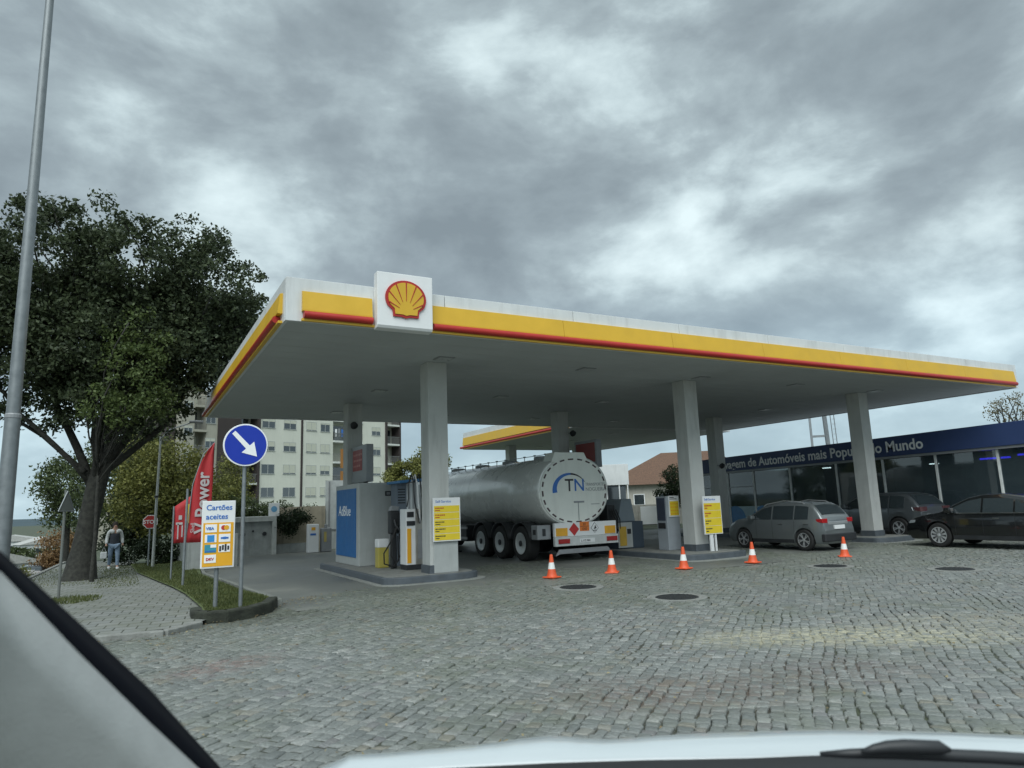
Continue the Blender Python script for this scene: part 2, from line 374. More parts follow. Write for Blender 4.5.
def setts(lst, k):
    A = np.array(lst); n = len(A)
    J = RNG.uniform
    hu = A[:, 2]/2-0.005; hv = A[:, 3]/2-0.0045
    g = np.linspace(-1, 1, k) if k < 4 else np.array([-1, -.80, .80, 1])
    base = 0.006*np.sin(A[:, 0]*1.1+A[:, 1]*0.7)+0.005*np.sin(A[:, 0]*0.5-A[:, 1]*1.6)
    z0 = J(-0.005, 0.005, n)+base-0.008
    tilt = J(-0.06, 0.06, (n, 2)); rot = J(-0.09, 0.09, n)
    P = []
    corner = J(-0.015, 0.015, (n, 4, 2))
    for b_ in g:
        for a_ in g:
            wts = np.array([(1-a_)*(1-b_), (1+a_)*(1-b_), (1+a_)*(1+b_), (1-a_)*(1+b_)])/4
            jit = (corner*wts[None, :, None]).sum(1)
            rr = 1-0.035*(abs(a_*b_))
            lu_ = a_*hu*rr+jit[:, 0]; lv_ = b_*hv*rr+jit[:, 1]
            z = z0+tilt[:, 0]*lu_+tilt[:, 1]*lv_-(0.0035*(abs(a_) == 1 or abs(b_) == 1)+0.003*(abs(a_*b_) == 1) if k > 2 else 0)+(J(-0.0015, 0.0015, n) if k > 2 else 0)
            P.append((lu_, lv_, z))
    rim = [i for i in range(k)]+[k*j_+k-1 for j_ in range(1, k)]+[k*(k-1)+i for i in range(k-2, -1, -1)]+[k*j_ for j_ in range(k-2, 0, -1)]
    nt_ = k*k
    for i in rim:
        lu_, lv_, z = P[i]; P.append((lu_*1.07, lv_*1.07, z-(0.012 if k > 2 else 0.014)))
    if k > 2:
        for i in rim:
            lu_, lv_, z = P[i]; P.append((lu_*1.09, lv_*1.09, z-0.05))
    per = len(P)
    LU = np.stack([p[0] for p in P], 1); LV = np.stack([p[1] for p in P], 1); Z = np.stack([p[2] for p in P], 1)
    c, s = np.cos(rot)[:, None], np.sin(rot)[:, None]
    LU, LV = LU*c-LV*s, LU*s+LV*c
    X = A[:, 0:1]+U_[0]*LU+W_[0]*LV; Y = A[:, 1:2]+U_[1]*LU+W_[1]*LV
    Vv = np.stack([X, Y, Z], -1).reshape(-1, 3)
    fs = [(j_*k+i, j_*k+i+1, (j_+1)*k+i+1, (j_+1)*k+i) for j_ in range(k-1) for i in range(k-1)]
    R = len(rim)
    for q in range(R):
        q2 = (q+1) % R
        fs.append((rim[q], nt_+q, nt_+q2, rim[q2]))
        if k > 2: fs.append((nt_+q, nt_+R+q, nt_+R+q2, nt_+q2))
    fs = np.array(fs)
    Fa = (fs[None]+(np.arange(n)*per)[:, None, None]).reshape(-1, 4)
    return Vv, Fa
va, fa = setts(nn, 4); vb, fb = setts(ff, 2)
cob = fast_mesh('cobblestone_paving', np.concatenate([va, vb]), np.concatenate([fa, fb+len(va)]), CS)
sm_flags = np.concatenate([np.ones(len(fa), bool), np.zeros(len(fb), bool)])
cob.data.polygons.foreach_set('use_smooth', sm_flags); tag(cob, kind='structure')

# pavement of small concrete pavers
def paver_mat():
    m = bpy.data.materials.new('pavers'); m.use_nodes = True; t = m.node_tree; l = t.links.new
    b = t.nodes['Principled BSDF']; tcn = t.nodes.new('ShaderNodeTexCoord')
    mp = N(t, 'ShaderNodeMapping', inp={'Rotation': (0, 0, 0.12)}); l(tcn.outputs['Object'], mp.inputs[0])
    br = N(t, 'ShaderNodeTexBrick', inp={'Color1': (0.19, 0.20, 0.19, 1), 'Color2': (0.24, 0.245, 0.23, 1), 'Mortar': (0.06, 0.065, 0.05, 1), 'Scale': 1.0, 'Mortar Size': 0.012, 'Brick Width': 0.30, 'Row Height': 0.30, 'Mortar Smooth': 0.3})
    br.offset = 0.5; l(mp.outputs[0], br.inputs['Vector'])
    n_ = N(t, 'ShaderNodeTexNoise', inp={'Scale': 1.4, 'Detail': 8.0, 'Roughness': 0.65}); l(tcn.outputs['Object'], n_.inputs['Vector'])
    r = ramp(t, [(0.4, (0.0, 0.0, 0.0)), (0.65, (0.6, 0.6, 0.6))]); l(n_.outputs[0], r.inputs[0])
    mm = N(t, 'ShaderNodeMixRGB', inp={'Color2': (0.13, 0.14, 0.10, 1)}); l(r.outputs[0], mm.inputs[0]); l(br.outputs[0], mm.inputs[1]); l(mm.outputs[0], b.inputs['Base Color'])
    bp = N(t, 'ShaderNodeBump', inp={'Strength': 0.6, 'Distance': 0.01}, invert=True); l(br.outputs['Fac'], bp.inputs['Height']); l(bp.outputs[0], b.inputs['Normal'])
    b.inputs['Roughness'].default_value = 0.8
    return m
pav_r = lerp([(11.4, 0.55), (12.2, 1.05), (13.3, 1.3), (17, 1.05), (26, 0.35), (40, 0.1)])
sheet('pavement', [11.45]+list(np.arange(12.2, 42, 1.0)), lambda y: -2.6, lambda y: pav_r(y)+.25, 8, 0.06, paver_mat())
kb = MB()
kp = [(-2.6, 11.42), (-0.3, 11.38), (0.55, 11.22), (1.05, 11.75)]
for a, b in zip(kp[:-1], kp[1:]):
    d = Vector((b[0]-a[0], b[1]-a[1], 0)); L_ = d.length; X = Matrix.Translation((a[0], a[1], 0)) @ Matrix.Rotation(math.atan2(d.y, d.x), 4, 'Z')
    kb.box(0, L_, -0.06, 0.08, -0.1, 0.075, None, X)
tag(kb.build('kerb', CONC, bevel=0.015), kind='structure')
kb2 = MB()
for y in np.arange(11.6, 60, 1.2): kb2.box(-2.74, -2.6, y, y+1.19, Tz(-2.9, y)-0.2, Tz(-2.55, y)+0.07)
tag(kb2.build('street_kerb', CONC, bevel=0.015), kind='structure')

# planter kerb (mossy stone kerb rounding the corner of the grass strip)
MOSS = mat('mossy_kerb', (0.032, 0.036, 0.026), 0.95, var=0.5, vscale=5, bump=0.7, bscale=25)
pk = [(1.00, 12.75), (0.98, 12.25), (1.15, 12.0), (1.45, 11.95), (1.85, 12.15), (2.2, 12.6), (2.42, 13.25)]
pkm = MB()
for a, b in zip(pk[:-1], pk[1:]):
    d = Vector((b[0]-a[0], b[1]-a[1], 0)); X = Matrix.Translation((a[0], a[1], 0)) @ Matrix.Rotation(math.atan2(d.y, d.x), 4, 'Z')
    pkm.box(-0.02, d.length+0.02, -0.02, 0.16, -0.05, 0.17, None, X)
tag(pkm.build('planter_kerb', MOSS, bevel=0.03), 'dark mossy stone kerb curving round the front of the grass strip', 'kerb')
soil = [(1.1, 12.9), (1.12, 12.2), (1.5, 12.1), (1.85, 12.3), (2.2, 12.75), (2.5, 13.4), (2.25, 15.8), (1.95, 22), (1.9, 26.5), (0.9, 26.5), (1.15, 17.0)]
sr = sheet('grass_soil', [12.15, 12.6, 13.2, 14, 15.8, 18, 22, 26, 30, 34], lerp([(12.15, 1.15), (13.3, 1.2), (17, 1.08), (26, 0.4), (40, 0.15)]), lerp([(12.15, 1.7), (12.6, 2.15), (13.4, 2.5), (15.8, 2.15), (22, 1.95), (27, 2.3), (34, 3.4)]), 4, 0.10, mat('turf_soil', (0.09, 0.115, 0.04), 0.95, var=0.4, vscale=4, bump=0.6))
ek = MB()
for a, b in [((2.45, 13.35), (2.25, 15.8)), ((2.25, 15.8), (1.98, 22)), ((1.98, 22), (2.3, 27))]:
    n_ = 6
    for i in range(n_):
        p = Vector((a[0]+(b[0]-a[0])*i/n_, a[1]+(b[1]-a[1])*i/n_, 0)); q = Vector((a[0]+(b[0]-a[0])*(i+.97)/n_, a[1]+(b[1]-a[1])*(i+.97)/n_, 0))
        d = q-p; X = Matrix.Translation((p.x, p.y, Tz(p.x, p.y))) @ Matrix.Rotation(math.atan2(d.y, d.x), 4, 'Z')
        ek.box(0, d.length, -0.09, 0.0, -0.1, 0.11, None, X)
tag(ek.build('edging_kerb', mat('pale_kerb', (0.20, 0.21, 0.19), 0.85, var=0.2, bump=0.3), bevel=0.012), kind='structure')
def grass(name, pts_fn, n, h, m):
    P = pts_fn(n); n = len(P)
    a = RNG.uniform(0, 2*PI, n); hh = RNG.uniform(0.5, 1.0, n)*h; wd = RNG.uniform(0.006, 0.014, n)
    lean = RNG.uniform(-0.5, 0.5, (n, 2))*hh[:, None]
    dx_ = np.cos(a)*wd; dy_ = np.sin(a)*wd
    V = np.zeros((n, 4, 3))
    V[:, 0] = P+np.stack([-dx_, -dy_, 0*a], 1); V[:, 1] = P+np.stack([dx_, dy_, 0*a], 1)
    top = P+np.stack([lean[:, 0], lean[:, 1], hh], 1)
    V[:, 2] = top+np.stack([dx_*.2, dy_*.2, 0*a], 1); V[:, 3] = top-np.stack([dx_*.2, dy_*.2, 0*a], 1)
    return fast_mesh(name, V.reshape(-1, 3), np.arange(n*4).reshape(-1, 4), m)
GRM = leaf_mat('grass_blades', (0.05, 0.075, 0.025), (0.15, 0.165, 0.06))
gl = lerp([(12.15, 1.15), (13.3, 1.2), (17, 1.08), (26, 0.4), (40, 0.15)]); gr = lerp([(12.15, 1.7), (12.6, 2.15), (13.4, 2.45), (15.8, 2.13), (22, 1.9), (27, 2.2), (34, 3.3)])
def gpts(n):
    o = []
    for _ in range(n):
        y = 12.2+21*random.random()**1.6; a, b = gl(y)+.03, gr(y)-.04; x = random.uniform(a, b); o.append((x, y, Tz(x, y)+0.10))
    return np.array(o)
tag(grass('grass', gpts, 16000, 0.06, GRM), 'green grass strip with fallen leaves beside the sign posts', 'grass', kind='stuff')
def tpts(n): 
    o = []
    for _ in range(n):
        a = random.uniform(0, 2*PI); r = random.random()**.5; x, y = -0.85+0.5*r*math.cos(a), 17.0+0.9*r*math.sin(a); o.append((x, y, Tz(x, y)+0.055))
    return np.array(o)
tag(grass('weeds', tpts, 900, 0.07, GRM), 'tuft of weeds growing through the pavement by the triangle sign', 'weeds', kind='stuff')
def wpts(n):
    o = []
    for _ in range(n):
        if random.random() < .6: x = random.uniform(-2.5, .2); y = random.uniform(22, 34)
        else: x = random.uniform(-.6, .4); y = random.uniform(20, 33)
        o.append((x, y, Tz(x, y)+0.055))
    return np.array(o)
tag(grass('verge_grass', wpts, 4500, 0.04, GRM), 'thin grass and leaf litter round the foot of the big tree', 'grass', kind='stuff')

# fallen leaves and grit
def litter():
    n = 900; P = []
    while len(P) < n:
        if random.random() < .45: x = random.gauss(2.0, 1.0); y = cob_far(x)-abs(random.gauss(0, .5))
        else:
            az = random.uniform(-.1, 1.1); D = random.uniform(3, 16); x, y = D*math.sin(az), D*math.cos(az)
        if y > cob_far(x): continue
        P.append((x, y, 0.012))
    P = np.array(P); V = np.zeros((n, 4, 3))
    a = RNG.uniform(0, 2*PI, n); s = RNG.uniform(0.010, 0.028, n)
    for k in range(4):
        t_ = a+k*PI/2; rr = s*(1 if k % 2 else .55)
        V[:, k] = P+np.stack([np.cos(t_)*rr, np.sin(t_)*rr, RNG.uniform(0, .018, n)], 1)
    return fast_mesh('fallen_leaves', V.reshape(-1, 3), np.arange(n*4).reshape(-1, 4), leaf_mat('dead_leaves', (0.10, 0.06, 0.03), (0.40, 0.34, 0.20)))
tag(litter(), 'scattered dry leaves and grit on the cobbles', 'leaves', kind='stuff')

# manhole covers
IRON = mat('cast_iron', (0.045, 0.048, 0.05), 0.6, 0.4, var=0.25, vscale=20, bump=0.3)
for (x, y), lb in zip(holes, ['manhole cover on the cobbles between the two cones behind the tanker', 'largest round manhole cover, lying nearest the viewer on the cobbles', 'manhole cover on the cobbles between the two right-hand cones', 'manhole cover on the cobbles in front of the black sedan, furthest right']):
    t_ = thing('manhole_cover', lb, 'manhole cover', (x, y, 0), group='manhole covers in the cobbles')
    MB().lathe([(0.36, -0.04), (0.36, 0.000), (0.50, 0.000), (0.50, -0.04)], 36).build('frame', CONC, t_)
    mb = MB().lathe([(0.355, -0.03), (0.355, 0.004), (0.34, 0.008), (0.0, 0.008)][:3], 36)
    for i in range(-4, 5):
        wd = math.sqrt(max(0, 0.32**2-(i*.07)**2)); mb.box(-wd, wd, i*.07-.014, i*.07+.014, 0.006, 0.014)
    mb.build('lid', IRON, t_)

# hills and far terrain
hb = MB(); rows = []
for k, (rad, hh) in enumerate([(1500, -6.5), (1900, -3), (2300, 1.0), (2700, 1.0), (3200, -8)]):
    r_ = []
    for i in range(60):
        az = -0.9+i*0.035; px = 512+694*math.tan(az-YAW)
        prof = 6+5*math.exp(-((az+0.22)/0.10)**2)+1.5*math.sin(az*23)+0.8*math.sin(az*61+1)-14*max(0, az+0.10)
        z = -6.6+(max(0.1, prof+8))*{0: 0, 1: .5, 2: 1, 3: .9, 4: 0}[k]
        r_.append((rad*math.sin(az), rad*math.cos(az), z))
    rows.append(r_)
hills = hb.grid(rows).build('hills', mat('hazed_forest_hill', (0.045, 0.075, 0.09), 0.95, var=0.25, vscale=0.01), smooth='all'); tag(hills, kind='structure')  # forest green shifted to blue: distance haze is put into the base colour

# ------------------------------------------------------------------ trees
def crown(name, ells, nclump, nleaf, size, m, parent, cr=(0.5, 0.95), shell=0.45):
    vol = np.array([e[3]*e[4]*e[5] for e in ells]); pr = vol/vol.sum()
    idx = RNG.choice(len(ells), nclump, p=pr)
    E = np.array(ells)[idx]
    d = RNG.normal(size=(nclump, 3)); d /= np.linalg.norm(d, axis=1)[:, None]
    r = RNG.uniform(shell, 1.0, nclump)**0.6
    Cc = E[:, :3]+d*r[:, None]*E[:, 3:6]
    rad = RNG.uniform(cr[0], cr[1], nclump)
    n = nclump*nleaf
    dd = RNG.normal(size=(n, 3)); dd /= np.linalg.norm(dd, axis=1)[:, None]
    rr = RNG.uniform(0, 1, n)**0.45
    P = np.repeat(Cc, nleaf, 0)+dd*(rr*np.repeat(rad, nleaf))[:, None]*np.array([1, 1, 0.75])
    a = RNG.normal(size=(n, 3)); a /= np.linalg.norm(a, axis=1)[:, None]
    b = RNG.normal(size=(n, 3)); b -= a*(a*b).sum(1)[:, None]; b /= np.linalg.norm(b, axis=1)[:, None]
    s = RNG.uniform(0.6, 1.15, n)*size
    a *= s[:, None]*.5; b *= s[:, None]*.28
    V = np.stack([P-a, P+b-a*.15, P+a, P-b-a*.15], 1).reshape(-1, 3)
    return fast_mesh(name, V, np.arange(n*4).reshape(-1, 4), m, parent), Cc
BARK = mat('bark', (0.032, 0.032, 0.027), 0.95, var=0.6, vscale=9, bump=1.0, bscale=9)
def limb(mb, p0, p1, r0, r1, sag=0.15, n=7, seg=5):
    p0, p1 = Vector(p0), Vector(p1); Ld = (p1-p0).length
    off = Vector((random.uniform(-1, 1), random.uniform(-1, 1), random.uniform(-.3, .6)))*Ld*sag
    pts = []
    for i in range(seg+1):
        t_ = i/seg; pts.append(p0.lerp(p1, t_)+off*math.sin(PI*t_)+Vector((random.uniform(-1, 1), random.uniform(-1, 1), random.uniform(-1, 1)))*Ld*.02*(0 < i < seg))
    mb.tube(pts, [r0+(r1-r0)*(i/seg) for i in range(seg+1)], n, caps=True); return pts
def tree(label, base, ells, nclump, nleaf, size, m, trunk_r, fork_z, nbranch=14, group=None, name='tree', cat='tree', cr=(0.5, .95), trunks=None):
    t_ = thing(name, label, cat, base, group=group)
    e2 = [(e[0]-base[0], e[1]-base[1], e[2]-base[2], e[3], e[4], e[5]) for e in ells]
    _, Cc = crown('crown', e2, nclump, nleaf, size, m, t_, cr)
    mb = MB(); top = Vector((0, 0, fork_z))
    mb.tube([(0, 0, -0.3), (0, 0, 0.1), (0.02, 0, fork_z*.35), (0, .02, fork_z*.7), top], [trunk_r*1.5, trunk_r*1.25, trunk_r, trunk_r*.92, trunk_r*.85], 14)
    sel = RNG.choice(len(Cc), min(nbranch, len(Cc)), replace=False)
    for i in sel:
        c = Vector(Cc[i]); mid = top.lerp(c, .5)+Vector((0, 0, .2)); r0 = trunk_r*random.uniform(.3, .55)
        pts = limb(mb, top-Vector((0, 0, random.uniform(0, fork_z*.25))), c, r0, .02, .12)
    mb.build('trunk', BARK, t_, smooth='all')
    return t_
LF_OAK = leaf_mat('oak_leaves', (0.020, 0.032, 0.018), (0.085, 0.11, 0.052))
LF_YG = leaf_mat('yellow_green_leaves', (0.045, 0.06, 0.016), (0.25, 0.25, 0.07))
LF_MID = leaf_mat('mid_green_leaves', (0.025, 0.042, 0.018), (0.11, 0.14, 0.055))
LF_LIT = leaf_mat('light_green_leaves', (0.04, 0.065, 0.022), (0.12, 0.16, 0.05))
LF_OR = leaf_mat('orange_leaves', (0.13, 0.075, 0.035), (0.30, 0.19, 0.09))
LF_DK = leaf_mat('dark_hedge_leaves', (0.008, 0.016, 0.009), (0.035, 0.055, 0.022))
LF_PALE = leaf_mat('pale_autumn_leaves', (0.09, 0.08, 0.045), (0.22, 0.20, 0.12))
# the big tree, with hand placed limbs
bt = thing('tree', 'large dark evergreen tree with a thick forked trunk beside the pavement', 'tree', (-1.05, 24.6, Tz(-1.05, 24.6)))
ells = [(-2.4, 24.8, 9.5, 1.7, 2.2, 2.1), (-0.1, 24.4, 9.2, 1.9, 2.3, 2.0), (2.1, 24.6, 8.9, 1.75, 2.3, 2.1), (-4.5, 24.6, 8.2, 2.0, 2.2, 2.0), (.9, 24.8, 7.8, 2.4, 2.2, 1.6), (-1.6, 24.9, 7.6, 2.4, 2.2, 1.6), (-3.3, 24.8, 6.3, 2.0, 2.2, 1.1), (-0.6, 24.8, 6.8, 2.6, 2.6, 1.6), (1.5, 24.6, 6.9, 1.7, 2.2, 1.2), (3.0, 24.6, 7.8, 0.7, 1.5, 1.1), (-1.0, 24.4, 11.0, 0.5, .6, .8), (-2.6, 24.5, 11.3, .6, .6, .9), (1.0, 24.5, 11.0, .6, .6, .7), (2.4, 24.5, 11.0, .7, .7, .7), (.8, 24.4, 5.4, 1.3, 1.2, .7), (-.4, 24.0, 5.3, 2.0, 1.3, .9), (-3.0, 24.6, 5.5, 1.8, 1.3, .9), (-.6, 24.4, 4.5, .9, 1.0, .5), (.9, 24.3, 4.5, .9, 1, .45), (-2.0, 24.4, 4.9, .8, .9, .5), (-4.8, 24.6, 6.6, 1.3, 1.3, .9), (1.5, 24.5, 6.4, .9, 1.1, .7)]
_, BC = crown('crown', [(e[0]+1.05, e[1]-24.6, e[2]+.17, *e[3:]) for e in ells], 1450, 95, 0.15, LF_OAK, bt, (0.25, 0.65), 0.45)
mb = MB()
mb.tube([(-.1, 0, -.3), (-.05, 0, 0.1), (0, 0, .9), (.1, 0, 1.9), (.25, 0, 3.0), (.40, 0, 3.6)], [.70, .46, .33, .27, .28, .25], 18)
forks = [((.1, 0, 2.7), (-1.7, .2, 6.6), 0.137), ((.2, 0, 2.9), (-.8, -.3, 7.0), 0.144), ((.35, 0, 3.1), (.5, .3, 7.4), 0.158), ((.4, 0, 3.2), (1.9, 0, 6.6), 0.137), ((.4, 0, 3.2), (3.0, .2, 6.8), 0.115), ((.1, 0, 2.8), (-3.3, 0, 6.5), 0.086), ((.4, 0, 3.3), (1.2, .7, 8.2), 0.130), ((.1, .1, 2.7), (-.3, 1.2, 6.8), 0.115), ((.3, -.1, 2.9), (1.0, -.8, 5.8), 0.086), ((.2, -.1, 2.9), (-.2, -1.0, 6.0), 0.086)]
tips = []
for a, b, r in forks: tips.append((limb(mb, a, b, r, r*.45, .10, 9, 7), r))
limb(mb, (-.1, -.2, 3.2), (-2.4, -.3, 5.2), .10, .04, .2, 6)
for i in RNG.choice(len(BC), 150, replace=False):
    c = Vector(BC[i]); best = min(tips, key=lambda q: min((p-c).length for p in q[0][3:])); p = min(best[0][3:], key=lambda q: (q-c).length)
    if (p-c).length > 3.6: p = best[0][-1]
    limb(mb, p, c, best[1]*.30, .018, .12, 5, 4)
mb.build('trunk', BARK, bt, smooth='all')
# young lighter tree right in front of it
yt = tree('young light green tree growing in front of the big dark crown', (-0.75, 23.2, Tz(-.45, 22.6)), [(-0.1, 22.4, 5.6, .9, .8, 1.3), (0.0, 22.4, 7.0, .45, .4, .8), (-.7, 22.4, 6.5, .3, .3, .7), (.5, 22.4, 6.4, .4, .3, .5), (-0.6, 22.4, 4.7, .7, .6, .5), (0.5, 22.4, 4.9, .6, .6, .7)], 85, 60, 0.12, LF_LIT, 0.05, 3.6, 14, cr=(.2, .4), name='young_tree')
# trees behind
tree('bushy yellow-green tree standing behind the thin lamp post', (2.3, 34, Tz(2.3, 34)), [(1.7, 34, 3.2, 1.5, 1.6, 1.5), (0.9, 34, 2.4, 1.5, 1.5, 1.6), (2.9, 34, 2.5, 1.1, 1.3, 1.1), (0.6, 34.2, 4.0, 1.0, 1.2, .9)], 230, 90, 0.16, LF_YG, 0.15, 1.6)
tree('dark green tree filling the gap between the big trunk and the lamp post', (-0.3, 38, Tz(-.3, 38)), [(-0.3, 38, 3.4, 1.9, 1.8, 2.4), (0.9, 38, 2.4, 1.8, 1.8, 2.0), (0.2, 38, 5.2, 1.2, 1.4, 1.2)], 170, 80, 0.18, LF_MID, 0.18, 1.4)
tree('green tree showing just left of the big trunk', (-2.7, 44, Tz(-2.4, 44)), [(-2.9, 44, 3.7, 1.3, 1.5, 1.3), (-2.4, 44, 2.2, 1.0, 1.2, 1.3), (-3.7, 44, 4.0, .7, 1, .5), (-3.3, 44, 2.2, .5, .7, .4)], 90, 80, 0.18, LF_MID, 0.15, 3.4)
tree('round autumn orange tree at the far end of the street', (-4.3, 66, Tz(-4.3, 66)), [(-4.3, 66, -.4, 1.5, 1.6, 1.2), (-3.9, 66, -1.7, 1.6, 1.5, 1.0), (-5.1, 66, -1.7, .9, 1.2, .8)], 80, 80, 0.22, LF_OR, 0.14, 1.0)
tree('dark green tree at the far left behind the steel pole', (-8.8, 58, Tz(-8.8, 58)), [(-8.6, 58, -.8, 1.4, 1.5, 2.0), (-9.3, 58, .4, 1.2, 1.2, 1.3)], 80, 80, 0.2, LF_MID, 0.14, 1.4)
tree('small yellowish bush beside the far car', (-6.3, 60, Tz(-6.3, 60)), [(-6.3, 60, -2.1, .7, .7, .7), (-7.2, 60, -2.3, .6, .6, .5)], 20, 60, 0.15, LF_YG, 0.05, .3, 4, name='bush', cat='bush', cr=(.3, .5))
tree('olive green tree between the pump canopy column and the tanker', (23.0, 61, 0), [(22.6, 61, 4.4, 1.9, 2.0, 1.7), (24.6, 61, 5.0, 1.8, 2, 1.9), (21.4, 61, 3.6, 1.2, 1.4, 1.2)], 130, 80, 0.26, LF_YG, 0.2, 3.0)
tree('slim yellow-green tree growing against the brown apartment wall', (7.4, 60, 0), [(7.5, 60, 4.4, 1.1, 1.1, 2.2), (6.9, 60, 3.4, 1.0, 1, 1.4), (8.2, 60, 3.4, .9, .9, 1.3)], 90, 70, 0.18, LF_YG, 0.12, 2.5)
tree('dark conifer in front of the tiled house', (30.8, 34.5, 0), [(30.8, 34.5, 2.6, 1.0, 1.0, 1.1), (30.3, 34.5, 1.7, .8, .9, .9), (30.7, 34.5, 3.3, .4, .5, .5), (31.4, 34.3, 1.9, .6, .7, .9)], 80, 80, 0.14, LF_DK, 0.12, 1.4, cr=(.25, .45))
tree('sparse pale autumn tree above the blue wash roof at the far right', (41.5, 19.6, 0), [(41.5, 19.4, 5.7, 1.3, 1.3, 1.0), (42.6, 18.6, 5.0, 1.3, 1.3, 1.2)], 60, 40, 0.13, LF_PALE, 0.10, 3.8, 40, cr=(.2, .5))
def hedge(label, boxes, n, m, size=.12):
    t_ = thing('hedge', label, 'hedge', (boxes[0][0], boxes[0][1], 0)); b0 = boxes[0]
    V = []
    for (x, y, z, rx, ry, rz) in boxes:
        V.append((x-b0[0], y-b0[1], z, rx, ry, rz))
    crown('foliage', V, n, 70, size, m, t_, (.2, .42), .2)
    return t_
hedge('low dark hedge behind the thin lamp post', [(1.3, 31.5, .35, 1.1, .5, .55), (2.6, 31.3, .4, .9, .5, .6), (3.6, 31.6, .5, .8, .5, .6), (0.0, 33.5, .5, 1.0, .6, .8)], 150, LF_DK)
hedge('straggly hedge growing over the top of the boundary wall', [(5.2, 34.0, 1.6, 1.0, .6, .75), (6.6, 34.4, 1.6, .8, .6, .7), (4.2, 34.0, 1.7, .8, .6, .9), (7.6, 34.6, 1.5, .6, .5, .5)], 120, LF_MID)
hedge('dark ivy clump hanging over the beige boundary wall', [(5.9, 30.05, 1.35, .65, .22, .42), (6.5, 30.2, 1.5, .45, .2, .25), (6.0, 30.0, .95, .3, .15, .25)], 60, LF_DK, .1)

# ------------------------------------------------------------------ canopies
def soffit_mat():
    m = mat('soffit', (0.46, 0.49, 0.49), 0.6, var=0.08, vscale=0.6); t = m.node_tree; l = t.links.new
    b = t.nodes['Principled BSDF']; tcn = t.nodes.new('ShaderNodeTexCoord')
    wv = N(t, 'ShaderNodeTexWave', wave_type='BANDS', bands_direction='Y', wave_profile='SAW', inp={'Scale': 0.52}); l(tcn.outputs['Object'], wv.inputs['Vector'])
    r_ = ramp(t, [(0.0, (0, 0, 0)), (0.05, (1, 1, 1))]); l(wv.outputs[0], r_.inputs[0])
    bp = N(t, 'ShaderNodeBump', inp={'Strength': 0.9, 'Distance': 0.03}); l(r_.outputs[0], bp.inputs['Height']); l(bp.outputs[0], b.inputs['Normal'])
    return m
SOFF = soffit_mat()
def pecten(parent, cx, z, r, y, face=1):
    """raised scallop emblem facing -Y"""
    def outline(s, inset=0.0):
        P = []
        R = s*0.98-inset
        for k in range(0, 33):
            a = math.radians(-28+k*(236/32)); P.append((R*1.04*math.cos(a), R*0.90*math.sin(a)+s*.06))
        f = s-inset
        P += [(-f*.66, -f*.56), (-f*.63, -f*.86), (-f*.2, -f*.86), (0, -f*.92), (f*.2, -f*.86), (f*.63, -f*.86), (f*.66, -f*.56)]
        return P
    def X(): return Matrix.Translation((cx, y, z))
    MB().prism(outline(r), -0.03, 0.02, None, X()).build('emblem_border', RED, parent)
    MB().prism(outline(r, r*.13), -0.045, 0.0, None, X()).build('emblem_shell', YEL, parent)
    mb_ = MB()
    for k in range(7):
        a = math.radians(90+(k-3)*21); d = Vector((math.cos(a), 0, math.sin(a))); nrm = Vector((-d.z, 0, d.x))
        p1 = Vector((0, 0, -r*.62)); 
        # end at arc
        tt = 0
        for q in range(200):
            tt += r*.01; e = p1+d*tt
            if (e.x/(r*.89))**2+((e.z-r*.06)/(r*.77))**2 > 1: break
        p0 = p1+d*max(r*.38, tt*.36); p1 = p1+d*tt
        v = [p0-nrm*r*.008, p0+nrm*r*.008, p1+nrm*r*.03, p1-nrm*r*.03]
        vv = [(p.x, -.052, p.z) for p in v]+[(p.x, -.04, p.z) for p in v]
        mb_.add(vv, [(0, 1, 2, 3), (4, 5, 6, 7), (0, 1, 5, 4), (2, 3, 7, 6), (0, 3, 7, 4), (1, 2, 6, 5)], None, X())
    mb_.build('emblem_ribs', RED, parent)
